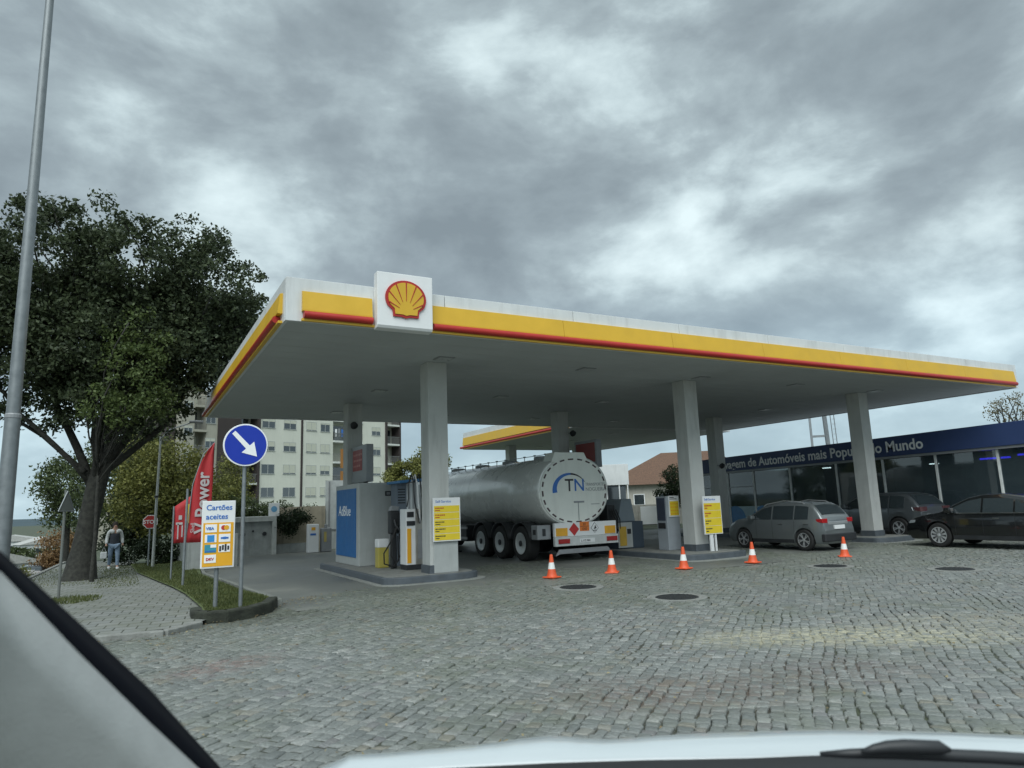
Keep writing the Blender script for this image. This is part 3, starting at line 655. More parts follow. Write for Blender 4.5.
def canopy(label, x0, x1, y0, y1, z0, z1, cols, sign=True, cw=0.49, front=True):
    t_ = thing('canopy', label, 'canopy', (0, 0, 0))
    MB().box(x0+.05, x1-.05, y0+.05, y1-.05, z0+.03, z1-.25).build('roof_slab', SOFF, t_)
    MB().box(x0+.10, x1-.10, y0+.10, y1-.10, z1-.247, z1-.12).build('roof_top', GREYM, t_)
    # fascias as white panels with seams
    mb_ = MB()
    n = 8; sp = (x1-x0)/n
    for i in range(n):
        mb_.box(x0+i*sp+.007, x0+(i+1)*sp-.007, y0, y0+.06, z0, z1); mb_.box(x0+i*sp+.007, x0+(i+1)*sp-.007, y1-.06, y1, z0, z1)
    n = 5; sp = (y1-y0-.14)/n
    for i in range(n):
        a = y0+.07+i*sp
        mb_.box(x0, x0+.06, a+.004, a+sp-.004, z0, z1); mb_.box(x1-.06, x1, a+.004, a+sp-.004, z0, z1)
    mb_.build('fascia', WHITE, t_, bevel=0.006)
    hz_ = z1-z0; ya, yb = z0+hz_*.21, z0+hz_*.70
    def prof(t0, t1, sgn, y):  # wedge band: leans out to the bottom
        return [(y, yb), (y-sgn*.05, yb-.01), (y-sgn*.09, ya+.04), (y-sgn*.09, ya+.012), (y, ya+.012)]
    def rprof(sgn, y):
        c = (y-sgn*.09, z0+.115); P = [(y, ya-.012)]
        for k in range(9):
            a = PI/2-PI*k/8; P.append((c[0]-sgn*.055*math.sin(PI*k/8), c[1]+.064*math.cos(PI*k/8)))
        P.append((y, c[1]-.064)); return P
    if front: MB().box(x0+.28, x1-.28, y0-.06, y0-.002, z0+.004, z0+.048).build('yellow_lip', YEL, t_)
    MB().box(x0-.075, x0-.002, y0+.25, y1-.1, z0+.004, z0+.048).build('yellow_lip', YEL, t_)
    segs = [(x0+.28, x0+1.58), (x0+2.77, x1-.28)] if sign else [(x0+.25, x1-.25)]
    for a, b in (segs if front else []):
        nb_ = max(1, round((b-a)/3.1)); yb_ = MB()
        for q in range(nb_): yb_.prism(prof(0, 0, 1, y0), a+(b-a)*q/nb_+.004, a+(b-a)*(q+1)/nb_-.004, axis='x')
        yb_.build('yellow_band', YEL, t_)
        MB().prism(rprof(1, y0), a+.03, b+.0, axis='x').build('red_bar', RED, t_, smooth=True)
    MB().prism(prof(0, 0, -1, y1), x0+.25, x1-.25, axis='x').build('yellow_band', YEL, t_)
    MB().prism(rprof(-1, y1), x0+.25, x1-.25, axis='x').build('red_bar', RED, t_, smooth=True)
    for s_, xx in ((1, x0), (-1, x1)):
        MB().prism(prof(0, 0, s_, xx), y0+.25, y1-.1, axis='y').build('yellow_band', YEL, t_)
        MB().prism(rprof(s_, xx), y0+.45, y1+.2 if s_ > 0 else y1-.1, axis='y').build('red_bar', RED, t_, smooth=True)
    if sign:
        sx0, sx1 = x0+1.62, x0+2.73
        mb_ = MB(); pr = [(y0-.20, z0-.03), (y0-.23, z0+.02), (y0-.23, z1+.25), (y0-.02, z1+.25), (y0-.005, z0-.04)]
        mb_.prism(pr, sx0, sx1, axis='x'); mb_.build('sign_box', WHITEC, t_, bevel=0.01)
        pecten(t_, (sx0+sx1)/2, z0+.545, .40, y0-.235)
    # downlights in the soffit
    for cx in np.arange(x0+4, x1-2, 4.0):
        for cy in (y0+2.2, (y0+y1)/2, y1-2.2):
            t2 = MB().box(cx-.2, cx+.2, cy-.2, cy+.2, z0+.012, z0+.035).build('downlight', GREYM, t_, bevel=.004)
            MB().box(cx-.16, cx+.16, cy-.16, cy+.16, z0+.006, z0+.014).build('lens', mat('lamp_lens', (.4, .42, .42), .3, var=.03), t2)
    # corner drip edge
    for (x, y) in cols:
        c = MB().box(x, x+cw, y, y+cw, -.03, z0+.028).build('column', CONCW, t_, bevel=0.012)
        MB().box(x-.025, x+cw+.025, y-.025, y+cw+.025, 0.145, 0.34).build('column_base', CONCD, c, bevel=.01)
    return t_
cx0 = [6.07, 14.04, 22.01]
can1 = canopy('large petrol station canopy with scallop sign and yellow and red fascia, nearest the viewer', 2.30, 27.0, 12.38, 26.3, 5.0, 5.81, [(x, y) for x in cx0 for y in (15.03, 21.9)])
can2 = canopy('second smaller canopy showing behind the tanker under the main one', 17.75, 27.7, 26.45, 38.4, 5.0, 6.0, [(19.4, 35.6), (24.5, 36.2)], sign=False, front=False)
# small floodlights / cameras on the columns
for i, (x, y, z, lb) in enumerate([(14.53, 21.86, 4.2, 'small dark floodlight on the rear middle column above the tanker'), (6.2, 21.84, 4.3, 'small dark floodlight high on the rear left column'), (22.0, 21.84, 2.95, 'small dark camera on the rear right column by the blue fascia')]):
    t_ = thing('floodlight', lb, 'floodlight', (x, y, z), group='floodlights on the canopy columns')
    MB().box(-.02, .02, -.12, .05, -.02, .02).build('bracket', GREYM, t_)
    MB().lathe([(.05, 0), (.11, .03), (.12, .12), (.03, .16)], 14, None, Matrix.Translation((0, -.16, .02)) @ Matrix.Rotation(2.2, 4, 'X')).build('housing', DARK, t_, smooth=True)

# ------------------------------------------------------------------ pump islands
def island(label, x0, x1, y0, y1, h=.15):
    t_ = thing('pump_island', label, 'pump island', (0, 0, 0), group='pump islands')
    P = []; r = min(.7, (x1-x0)/2)
    for (cx, cy, a0) in ((x1-r, y0+r*.5, -90), (x1-r, y1-r*.5, 0), (x0+r, y1-r*.5, 90), (x0+r, y0+r*.5, 180)):
        for k in range(7):
            a = math.radians(a0+15*k); P.append((cx+r*math.cos(a), cy+r*.5*math.sin(a)))
    MB().prism(P, -.05, h, axis='z').build('kerb_edge', CONCD, t_, bevel=.02)
    Q = [((x-(x0+x1)/2)*.93+(x0+x1)/2, (y-(y0+y1)/2)*.97+(y0+y1)/2) for x, y in P]
    MB().prism(Q, h, h+.006, axis='z').build('top_slab', CONC, t_)
    S = [((x-(x0+x1)/2)*1.12+(x0+x1)/2, (y-(y0+y1)/2)*1.05+(y0+y1)/2) for x, y in P]
    MB().prism(S, -.03, .006, axis='z').build('apron', mat('pale_apron', (.27, .28, .26), .85, var=.15, bump=.2), t_)
    return t_
island('long pump island carrying the blue cabinet and the left column', 4.95, 7.25, 14.75, 21.0)
island('pump island between the tanker and the cars, under the middle column', 13.0, 15.25, 14.1, 24)
island('short pump island with the right column, beside the parked cars', 21.2, 23.2, 14.2, 24)

def price_panel(parent, x, y, z, wd, ht, rows=5, rot=0, head='Self-Service'):
    X = Matrix.Translation((x, y, z)) @ Matrix.Rotation(rot, 4, 'Z')
    b = MB().box(-wd/2, wd/2, -.02, .02, 0, ht, None, X).build('price_board', WHITEC, parent, bevel=.004)
    mb_ = MB(); tx = MB(); rh = (ht*.82-.02)/rows
    for i in range(rows):
        z0 = .02+i*rh
        mb_.box(-wd/2+.025, wd/2-.025, -.026, -.015, z0+.006, z0+rh-.006, None, X)
        col = REDTXT if i >= rows-2 else BLACKTXT
        # two short lines of small print
        q = -wd/2+.05
        for k in range(6):
            l_ = random.uniform(.015, .05)
            if q+l_ > wd*.12: break
            tx.box(q, q+l_, -.029, -.024, z0+rh*.55, z0+rh*.55+rh*.16, col, X); q += l_+.010
        tx.box(-wd/2+.05, -wd/2+.05+random.uniform(.08, .13), -.029, -.024, z0+rh*.25, z0+rh*.25+rh*.12, col, X)
    mb_.build('price_rows', PYEL, b); tx.build('price_print', None, b)
    t2 = text('heading', head, ht*.085, BLUETXT, b, (0, 0, 0)); 
    t2.matrix_local = X @ Matrix.Translation((-wd/2+.06, -.0215, ht*.885)) @ Matrix.Rotation(PI/2, 4, 'X')
    return b
# left island things
Z0 = .156
t_ = thing('tank_cabinet', 'grey cabinet with a blue door panel at the left end of the pump island', 'cabinet', (5.42, 18.4, Z0))
GCAB = mat('cabinet_grey', (.42, .44, .43), .5, var=.06, stain=.15)
MB().box(0, 1.25, 0, 2.35, 0, 2.18).build('housing', GCAB, t_, bevel=.02)
MB().box(-.02, 0.0, .25, 2.20, .22, 2.05).build('blue_panel', mat('blue_panel', (.015, .13, .36), .4, var=.05), t_, bevel=.004)
text('lettering', 'AdBlue', .40, TEXTW, t_, (-.024, 1.95, 1.32), (PI/2, 0, -PI/2), sx=1.05, shear=.15)
MB().box(.72, .90, -.012, .003, 1.82, 1.95, DARK).box(.76, .86, -.016, -.008, 1.85, 1.92, GREYM).build('vent', None, t_)
MB().prism([(-.05, 2.27), (.80, 2.33), (.80, 2.25), (-.05, 2.20)], -.15, .9, axis='y').build('blue_roof', mat('blue_roof', (.03, .17, .38), .4, var=.05), t_, loc=(.75, -1.1, -.09), bevel=.01)
t_ = thing('control_box', 'tall grey and white control column in front of the blue-doored cabinet', 'control column', (6.22, 17.7, Z0))
MB().box(0, .28, 0, .45, 0, 2.15).build('body', mat('slate_panel', (.16, .19, .23), .5, var=.06), t_, bevel=.01)
MB().box(.281, .47, -.02, .45, 0, 2.12).build('white_panel', WHITEC, t_, bevel=.01)
mb_ = MB()
for k in range(6): mb_.box(.04, .24, -.006, .003, 1.6+k*.07, 1.63+k*.07)
mb_.build('grille', DARK, t_)
# nozzle dispenser (small black) with bin
t_ = thing('nozzle_holder', 'black nozzle holder with looped hoses in front of the grey cabinet', 'fuel nozzle', (5.80, 17.0, Z0))
MB().box(0, .26, 0, .2, .85, 1.42).box(.05, .2, .05, .18, 0, .86).build('holder', DARK, t_, bevel=.03)
MB().prism([(0, 1.42), (.22, 1.42), (.26, 1.52), (.06, 1.55)], .02, .18).build('display_hood', GREYM, t_, bevel=.01)
n_ = MB(); n_.tube([(.1, -.04, 1.2), (.12, -.08, 1.05), (.2, -.12, .95), (.26, -.14, .9)], [.03, .035, .025, .015], 8)
n_.build('nozzle', DARK, t_, smooth=True)
hm_ = MB()
hm_.tube([(.13, -.05, 1.0), (.0, -.12, .7), (-.22, -.18, .4), (-.2, -.14, .15), (.05, -.1, .06), (.2, -.05, .2), (.2, 0, .8)], .018, 7)
hm_.tube([(.2, -.05, 1.1), (-.02, -.2, .7), (-.06, -.22, .35), (.1, -.15, .12), (.28, -.05, .4), (.24, 0, .85)], .018, 7)
hm_.build('hose', RUB, t_, smooth=True)
t_ = thing('bin', 'small white and yellow bin standing behind the black nozzle hoses', 'bin', (5.66, 17.5, Z0))
MB().box(0, .28, 0, .28, 0, .62).build('body', mat('bin_yellow', (.45, .38, .08), .5, var=.06), t_, bevel=.02)
MB().box(-.01, .29, -.01, .29, .50, .72).build('lid', WHITEC, t_, bevel=.03)
# stainless dispenser
def dispenser(label, x, y, group=None, orange=True):
    t_ = thing('fuel_dispenser', label, 'fuel pump', (x, y, Z0), group=group)
    MB().box(0, .60, 0, .42, 0, .12, DARK).build('plinth', None, t_, bevel=.01)
    MB().box(.0, .25, 0, .42, .12, 1.45).build('white_front', WHITEC, t_, bevel=.01)
    MB().box(.253, .60, -.01, .43, .12, 1.45).build('steel_side', mat('brushed_steel', (.42, .40, .36), .35, .7, var=.12), t_, bevel=.01)
    MB().box(.03, .13, -.012, .001, .16, .98).build('orange_stripe', ORG, t_)
    MB().box(.03, .20, -.016, .002, 1.25, 1.38, DARK).box(.02, .23, -.02, .002, 1.05, 1.16, DARK).build('display', None, t_, bevel=.004)
    MB().box(.30, .44, -.018, -.009, .25, .95).build('service_panel', GREYM, t_)
    MB().box(.46, .58, -.05, -.011, .9, 1.42).build('blue_nozzle_boot', mat('boot_blue', (.02, .2, .5), .4), t_, bevel=.01)
    MB().tube([(.34, .3, 1.45), (.34, .3, 2.15)], .05, 10).tube([(.2, .3, 1.45), (.2, .3, 2.1)], .03, 8).build('hose_mast', GREYM, t_, smooth=True)
    h = MB()
    for k, dx_ in enumerate((.0, .09, .18)):
        h.tube([(.16+dx_*.7, .2, 2.1), (.16+dx_, .0, 2.28), (.16+dx_, -.12, 2.08), (.18+dx_*1.1, -.14, 1.6), (.30+dx_*.3, -.1, 1.2), (.34, -.04, 1.1)], .017, 7, DARK if k != 1 else TEXTW)
    h.tube([(.3, .2, 2.1), (.1, .1, 2.1), (.05, -.05, 1.7), (.0, -.08, 1.5)], .015, 7, DARK)
    h.build('hoses', None, t_, smooth=True)
    return t_
dispenser('steel fuel pump with orange stripe and overhead hoses, left of the left column', 5.98, 16.35, 'fuel pumps on the islands')
t_ = thing('price_stand', 'yellow price board on a pale payment terminal in front of the left column', 'price sign', (6.15, 14.95, Z0))
MB().box(0, .60, .05, .45, 0, 1.0).build('pedestal', GCAB, t_, bevel=.015)
MB().box(-.02, .14, .08, .40, 1.0, 1.68).build('terminal', GREYM, t_, bevel=.02)
MB().box(-.03, -.015, .12, .36, 1.36, 1.60, DARK).box(-.03, -.015, .12, .36, 1.02, 1.15, DARK).build('screen', None, t_)
price_panel(t_, .30, .0, .70, .68, .98)
# hanging sign on rear left column
t_ = thing('hanging_sign', 'grey box sign with red panel fixed beside the rear left column', 'sign', (6.20, 20.3, 2.45))
MB().box(0, .22, 0, 1.55, 0, 1.12).build('sign_box', GREYM, t_, bevel=.01)
p_ = MB().box(-.008, -.0, .42, 1.40, .36, 1.0).build('red_panel', mat('faded_red', (.30, .05, .045), .5, var=.1), t_)
q_ = MB()
for k in range(3):
    yy = 1.3
    while yy > .55:
        l_ = random.uniform(.06, .16); q_.box(-.012, -.006, yy-l_, yy, .48+k*.17, .54+k*.17); yy -= l_+.05
q_.build('lettering', mat('pale_red', (.5, .2, .18), .5), p_)
MB().box(.06, .14, .3, .5, -.12, 0).box(.06, .14, 1.52, 1.62, .3, .9).build('bracket', DARK, t_)

t_ = thing('hanging_sign', 'grey box sign with red panel beside the rear middle column above the tanker', 'sign', (14.75, 20.5, 2.85))
MB().box(0, .22, 0, 1.4, 0, 1.0).build('sign_box', GREYM, t_, bevel=.01)
MB().box(-.008, 0, .1, 1.3, .2, .9).build('red_panel', MC['faded_red'], t_)
MB().box(-.3, 0, 1.38, 1.46, .4, .5).build('bracket', DARK, t_)
# middle island things
t_ = thing('price_sign', 'yellow price sign on two short legs in front of the middle column', 'price sign', (14.44, 14.72, Z0))
MB().box(-.14, -.02, -.0, .04, 0, .5).box(.05, .10, 0, .04, 0, .5).build('legs', WHITEC, t_)
price_panel(t_, 0, 0, .46, .68, 1.05, 4)
t_ = thing('payment_kiosk', 'grey payment kiosk with small yellow notice, left of the middle column', 'payment kiosk', (13.86, 15.95, Z0))
MB().box(0, .48, 0, .45, 0, 1.55).build('body', mat('kiosk_grey', (.33, .36, .39), .5, var=.06), t_, bevel=.015)
MB().box(-.02, -.001, .06, .40, .85, 1.5, mat('kiosk_dark', (.05, .06, .09), .35)).box(-.025, -.001, .08, .38, .62, .78, DARK).build('side_screen', None, t_)
MB().box(.08, .47, -.03, 0, .95, 1.56).build('notice_board', WHITEC, t_, bevel=.004)
mb_ = MB(); mb_.box(.11, .44, -.036, -.029, .99, 1.40, PYEL)
for k in range(4):
    for q in range(4): mb_.box(.13+q*.075, .18+q*.075, -.04, -.035, 1.02+k*.095, 1.06+k*.095, ORG)
mb_.box(.12, .28, -.036, -.029, 1.50, 1.525, BLACKTXT).box(.12, .38, -.036, -.029, 1.455, 1.475, BLACKTXT); mb_.build('notice', None, t_)
t_ = thing('fuel_dispenser', 'wide grey fuel pump with yellow front beside the tanker rear', 'fuel pump', (13.30, 17.6, Z0), group='fuel pumps on the islands')
MB().box(0, 1.0, 0, 1.6, 0, .82).build('base_cabinet', mat('pump_dark', (.05, .07, .095), .5, var=.08), t_, bevel=.02)
MB().box(-.02, .52, -.05, 0, .04, .80).build('front_panel', GCAB, t_, bevel=.008)
MB().box(.02, .28, -.065, -.049, .1, .68).build('yellow_front', mat('ochre', (.5, .32, .05), .5), t_)
MB().box(.32, .46, -.065, -.049, .45, .6).build('display', DARK, t_)
MB().prism([(.1, .82), (.78, .82), (.66, 1.52), (.28, 1.52)], .1, 1.4).build('console', mat('console_grey', (.20, .24, .27), .4, var=.05), t_, bevel=.02)
MB().box(-.25, .05, .15, .6, .3, 1.35).build('nozzle_rack', DARK, t_, bevel=.03)
h = MB()
for k in range(4): h.tube([(-.2+.08*k, .1, 1.2), (-.2+.08*k, -.08, .9), (-.18+.08*k, -.05, .55), (-.15+.07*k, .1, .8)], .02, 7)
h.build('hoses', RUB, t_, smooth=True)
t_ = thing('white_board', 'plain white low panel standing beyond the islands, between pump and payment kiosk', 'board', (29.35, 36.3, 0), rz=-.65)
MB().box(0, 1.95, 0, .06, .05, 1.2).build('panel', mat('bright_white', (.85, .87, .87), .5, var=.02), t_, bevel=.006)
MB().box(.1, 1.8, .065, .3, 0, .5).build('stand', CONC, t_, bevel=.01)
# shop kiosk behind
t_ = thing('kiosk', 'small shop kiosk with a deep white fascia and dark glass beyond the tanker', 'kiosk', (30.5, 41.6, 0), rz=-.60)
MB().box(-1.9, 1.75, 0, 4.2, 2.75, 4.25).build('white_fascia', WHITE, t_, bevel=.01)
MB().box(-1.8, 1.5, .15, 4.1, 0, 2.75).build('wall', mat('kiosk_wall', (.10, .12, .14), .5), t_)
MB().box(-1.7, 1.4, .10, .149, .25, 2.6).build('window', glass_mat('shop_glass', clear=0), t_)
mb_ = MB()
for q in (-1.78, -.9, .1, 1.0, 1.6): mb_.box(q, q+.08, .03, .099, 0, 2.745)
mb_.build('frame', WHITEC, t_)

# ------------------------------------------------------------------ tanker
tk = thing('tanker_truck', 'silver fuel tanker lorry parked under the canopy, seen from behind', 'tanker lorry', (11.36, 17.0, 0))
TANK = mat('tank_paint', (.70, .71, .68), .26, .15, var=.04, vscale=1, coat=.4)
ENDM = mat('tank_end_paint', (.76, .78, .73), .4, var=.04, vscale=2, stain=.12)
A, B, ZC = 1.24, 1.02, 1.97
def ell(a, b, n=56, e=2.15):
    o = []
    for k in range(n):
        t = 2*PI*k/n; c, s = math.cos(t), math.sin(t); o.append((a*math.copysign(abs(c)**(2/e), c), b*math.copysign(abs(s)**(2/e), s)))
    return o
rows = []
for y, s in [(.0, .93), (.01, .97), (.06, 1.0), (2.2, 1), (2.2, 1.004), (2.24, 1.004), (2.24, 1), (4.6, 1), (4.6, 1.004), (4.64, 1.004), (4.64, 1), (6.8, 1), (6.8, 1.004), (6.84, 1.004), (6.84, 1), (8.9, 1), (9.1, .93), (9.2, .7)]:
    r_ = [(x*s, y, ZC+z*s) for x, z in ell(A, B)]; r_.append(r_[0]); rows.append(r_)
MB().grid(rows).build('tank', TANK, tk, smooth=True)
ee = ell(A*.935, B*.935)
MB().prism([(x, ZC+z) for x, z in ee], -.03, .02).build('rear_end', ENDM, tk, bevel=.01)
mb_ = MB()
for k in range(24):
    a0 = 2*PI*k/24; pts = []
    for (a_, q) in ((a0, .90), (a0+.15, .90), (a0+.15, .86), (a0, .86)):
        c, s = math.cos(a_), math.sin(a_); pts.append((A*q*math.copysign(abs(c)**(2/2.15), c), ZC+B*q*math.copysign(abs(s)**(2/2.15), s)))
    mb_.prism(pts, -.036, -.028)
mb_.build('marker_dashes', mat('dash_maroon', (.06, .03, .035), .5), tk)
# logo
arc = []
n_ = 22
for k in range(n_+1):
    a = math.radians(188-k*(160/n_)); arc.append((.60*math.cos(a)-.16+.0, 0.0+.50*math.sin(a)))
inn = []
for k in range(n_+1):
    a = math.radians(188-k*(160/n_)); th = .15*(1-k/n_)+.012; inn.append(((.60-th)*math.cos(a)-.16, (.50-th*.85)*math.sin(a)))
P = [(x, ZC+z) for x, z in arc]+[(x, ZC+z) for x, z in inn[::-1]]
vsx = []; fs = []
for k in range(n_+1): vsx += [(arc[k][0], -.034, ZC+arc[k][1]), (inn[k][0], -.034, ZC+inn[k][1])]
mbl = MB(); mbl.add(vsx[:30], [(2*k, 2*k+1, 2*k+3, 2*k+2) for k in range(14)], BLUETXT); mbl.add(vsx[28:], [(2*k, 2*k+1, 2*k+3, 2*k+2) for k in range(n_-14)], BLACKTXT)
mbl.build('logo_arc', None, tk, thick=.004)
text('letter_t', 'T', .50, BLACKTXT, tk, (-.33, -.033, ZC-.02), bold=.004)
text('letter_n', 'N', .50, BLUETXT, tk, (-.03, -.033, ZC-.02), bold=.004)
text('company_name', 'TRANSPORTES', .125, GREYM, tk, (.38, -.033, ZC+.12), sx=.85)
text('company_name', 'NOGUEIRA', .15, GREYM, tk, (.38, -.033, ZC-.03), sx=.95)
MB().box(-.05, .30, -.05, -.03, ZC-.36, ZC-.31).box(.09, .11, -.04, -.03, ZC-.85, ZC-.36).build('placard_holder', GREYM, tk)
MB().box(.55, .85, -.034, -.030, ZC-.42, ZC-.40).build('small_print', GREYM, tk)
# top box and rail
MB().prism([(-.75, ZC+.80), (.55, ZC+.80), (.40, ZC+1.10), (-.62, ZC+1.10)], -.02, .5).build('top_housing', ENDM, tk, bevel=.02)
mb_ = MB()
for k in range(14): mb_.tube([(-.62, .5+k*.62, ZC+.85), (-.62, .5+k*.62, ZC+1.08)], .012, 6); mb_.box(-.65, -.59, .47+k*.62, .53+k*.62, ZC+1.06, ZC+1.10)
mb_.tube([(-.62, .3, ZC+1.07), (-.62, 9, ZC+1.07)], .010, 6); mb_.tube([(.5, .3, ZC+1.07), (.5, 9, ZC+1.07)], .010, 6)
mb_.build('guard_rail', GREYM, tk)
for k in range(4): MB().lathe([(.28, 0), (.28, .07), (.2, .10)], 18, None, Matrix.Translation((-.05, 1.6+k*2.1, ZC+B-.02))).build('manhole_lid', GREYM, tk)
# chassis, bumper, boards
MB().box(-.95, -.75, .2, 8.8, .78, 1.02).box(.75, .95, .2, 8.8, .78, 1.02).box(-.95, .95, .3, .4, .8, 1.0).box(-1.0, 1.0, 2, 2.1, .7, 1.05).box(-1.0, 1.0, 4.4, 4.5, .7, 1.05).build('chassis', DARK, tk)
MB().box(-.80, 1.34, -.12, -.02, .68, 1.06).build('rear_board', WHITEC, tk, bevel=.006)
MB().box(-.82, 1.37, -.16, -.05, .42, .675).build('rear_beam', mat('beam_white', (.55, .57, .56), .5), tk, bevel=.01)
for x in (-.76, .92):
    MB().box(x, x+.38, -.135, -.119, .70, .92).build('yellow_reflector_plate', mat('reflector_amber', (.75, .38, .03), .35), tk)
for x in (-.72, .94):
    MB().box(x, x+.38, -.19, -.16, .49, .62).build('tail_light', mat('tail_red', (.35, .01, .012), .2, coat=.5, var=.05), tk, bevel=.012)
d = .17
MB().prism([(-.15, .88-d-.02), (-.15+d, .88-.01), (-.15, .88+d), (-.15-d, .88-.01)], -.13, -.119).build('red_diamond', mat('diamond_red', (.5, .03, .03), .4), tk)
MB().box(.05, .37, -.132, -.119, .81, 1.07).build('orange_plate', mat('adr_orange', (.75, .20, .03), .4), tk)
MB().box(.055, .365, -.136, -.131, .933, .943, BLACKTXT).build('plate_line', None, tk)
text('plate_code', '33', .10, BLACKTXT, tk, (.15, -.133, .965)); text('plate_code', '1203', .10, BLACKTXT, tk, (.10, -.133, .835))
MB().prism([(.56, .72), (.72, .88), (.56, 1.06), (.40, .88)], -.13, -.119, WHITEC).prism([(.56, .74), (.70, .88), (.56, 1.04), (.42, .88)], -.134, -.131, BLACKTXT).prism([(.56, .755), (.685, .88), (.56, 1.025), (.435, .88)], -.138, -.1345, WHITEC).box(.50, .62, -.142, -.1385, .80, .82, BLACKTXT).prism([(.52, .84), (.62, .87), (.58, .96), (.55, .90)], -.142, -.1385, BLACKTXT).build('environment_diamond', None, tk)
MB().box(.0, .52, -.175, -.161, .49, .60).build('number_plate', WHITEC, tk, bevel=.003)
text('plate_digits', 'L-172 904', .085, BLACKTXT, tk, (.04, -.178, .515), sx=.9)
MB().prism([(-.75, .15), (-.62, .33), (1.05, .33), (1.20, .15), (1.05, .20), (-.6, .20)][::-1], -.06, .0).build('underrun_bar', GREYM, tk, bevel=.01)
for x in (-1.22, ): MB().box(-1.26, -.82, .05, .40, .62, 1.02).build('side_locker', GREYM, tk, bevel=.02)
MB().box(-1.24, -.9, 4.8, 6.2, .45, .98).build('side_locker', DARK, tk, bevel=.02)
MB().box(-1.25, -1.21, 4.75, 8.0, .52, .60).box(-1.25, -1.21, 4.75, 8.0, .86, .94).box(-1.25, -1.21, 6.4, 6.5, .5, .95).box(-1.25, -1.21, 7.9, 8.0, .5, .95).build('side_guard', GREYM, tk)
MB().box(-1.1, -1.0, .04, .05, .72, .92, DARK).box(-1.268, -1.261, .15, .3, .76, .90, DARK).build('valve', None, tk)
def truck_wheel(x, y, side):
    X = Matrix.Translation((x, y, .5)) @ Matrix.Rotation(PI/2*side, 4, 'Y')
    wl = MB().lathe([(.30, -.19), (.46, -.19), (.50, -.15), (.50, .15), (.46, .19), (.30, .19), (.30, -.19)], 32, None, X, False).build('wheel', RUB, tk, smooth=True)
    MB().lathe([(.29, .185), (.31, .20), (.28, .20), (.26, .13), (.17, .10), (.16, .17), (.10, .18)], 28, None, X, 'end').build('rim', mat('truck_rim', (.55, .57, .57), .35, .3), wl, smooth=True)
    b_ = MB()
    for k in range(10):
        a = 2*PI*k/10; b_.lathe([(.018, .09), (.018, .14), (.01, .145)], 6, None, X @ Matrix.Translation((.20*math.cos(a), .20*math.sin(a), 0)))
    b_.build('wheel_nuts', CHROME, wl)
    b_ = MB()
    for k in range(8):
        a = 2*PI*k/8; b_.lathe([(.036, .10), (.036, .137), (.03, .138)], 10, None, X @ Matrix.Translation((.222*math.cos(a), .222*math.sin(a), 0)))
    b_.lathe([(.085, .17), (.085, .21), (.05, .225)], 16, None, X)
    b_.build('rim_openings', DARK, wl)
for y in (1.05, 2.36, 3.67):
    for s in (-1, 1):
        truck_wheel(s*1.06, y, s)
    mg = []
    for k in range(13):
        a = math.radians(10+160*k/12); mg.append([(-1.27, y+.60*math.cos(a), .5+.60*math.sin(a)), (-.86, y+.60*math.cos(a), .5+.60*math.sin(a))])
    MB().grid(mg).build('mudguard', DARK, tk, thick=.03, smooth=True)
    mg = [[(-p[0], p[1], p[2]) for p in r_] for r_ in mg]
    MB().grid(mg).build('mudguard', DARK, tk, thick=.03, smooth=True)
for s in (-1, 1): MB().box(s*.8-.06, s*.8+.06, 6.6, 6.75, .05, .9).box(s*.8-.15, s*.8+.15, 6.5, 6.85, 0, .05).build('landing_leg', DARK, tk)
MB().prism([(9.4, .9), (9.4, 2.55), (9.9, 2.72), (11.2, 2.60), (11.5, 1.6), (11.55, .5), (9.6, .5)], -1.15, 1.15, axis='x').build('cab', WHITEC, tk, bevel=.06)
MB().box(-.9, .9, 7.4, 11.0, .55, .8).build('tractor_chassis', DARK, tk)
for s in (-1, 1):
    truck_wheel(s*1.03, 10.6, s); truck_wheel(s*1.03, 8.0, s)

# ------------------------------------------------------------------ traffic cones
def cone(label, x, y, dark=False):
    t_ = thing('traffic_cone', label, 'traffic cone', (x, y, 0.0), rz=random.uniform(0, 1), group='traffic cones in a row on the cobbles')
    return t_
CO = mat('cone_orange', (.72, .10, .03), .5, var=.1, vscale=8); CWm = mat('cone_white', (.8, .8, .78), .4, var=.06)
cones = [(8.31, 13.48, 'leftmost traffic cone, standing below the tanker left rear corner'), (9.84, 13.33, 'traffic cone in front of the tanker right rear corner, second from the left'), (11.51, 12.78, 'traffic cone standing in front of the middle island and kiosk'), (13.6, 12.62, 'traffic cone between the middle island and the silver hatchback'), (16.24, 12.0, 'rightmost traffic cone, between the hatchback tail and the right column')]
proto = None
for i, (x, y, lb) in enumerate(cones):
    if proto is None:
        t_ = thing('traffic_cone', lb, 'traffic cone', (x, y, 0.005), group='traffic cones in a row on the cobbles')
        P = []
        MB().box(-.155, .155, -.155, .155, 0, .03).build('base', CO, t_, bevel=.02)
        MB().lathe([(.125, .03), (.115, .045), (.098, .10), (.081, .19)], 24).build('lower_cone', CO, t_, smooth=True)
        MB().lathe([(.0815, .19), (.0565, .33)], 24).build('white_band', CWm, t_, smooth=True)
        MB().lathe([(.056, .33), (.036, .455), (.036, .47), (.028, .50), (.02, .502)], 24).build('tip', CO, t_, smooth=True)
        proto = t_
    else:
        t_ = copy_tree(proto); t_.location = (x, y, 0.005); t_['label'] = lb
    t_.rotation_euler = (random.uniform(-.02, .02), random.uniform(-.02, .02), random.uniform(0, 1.5))

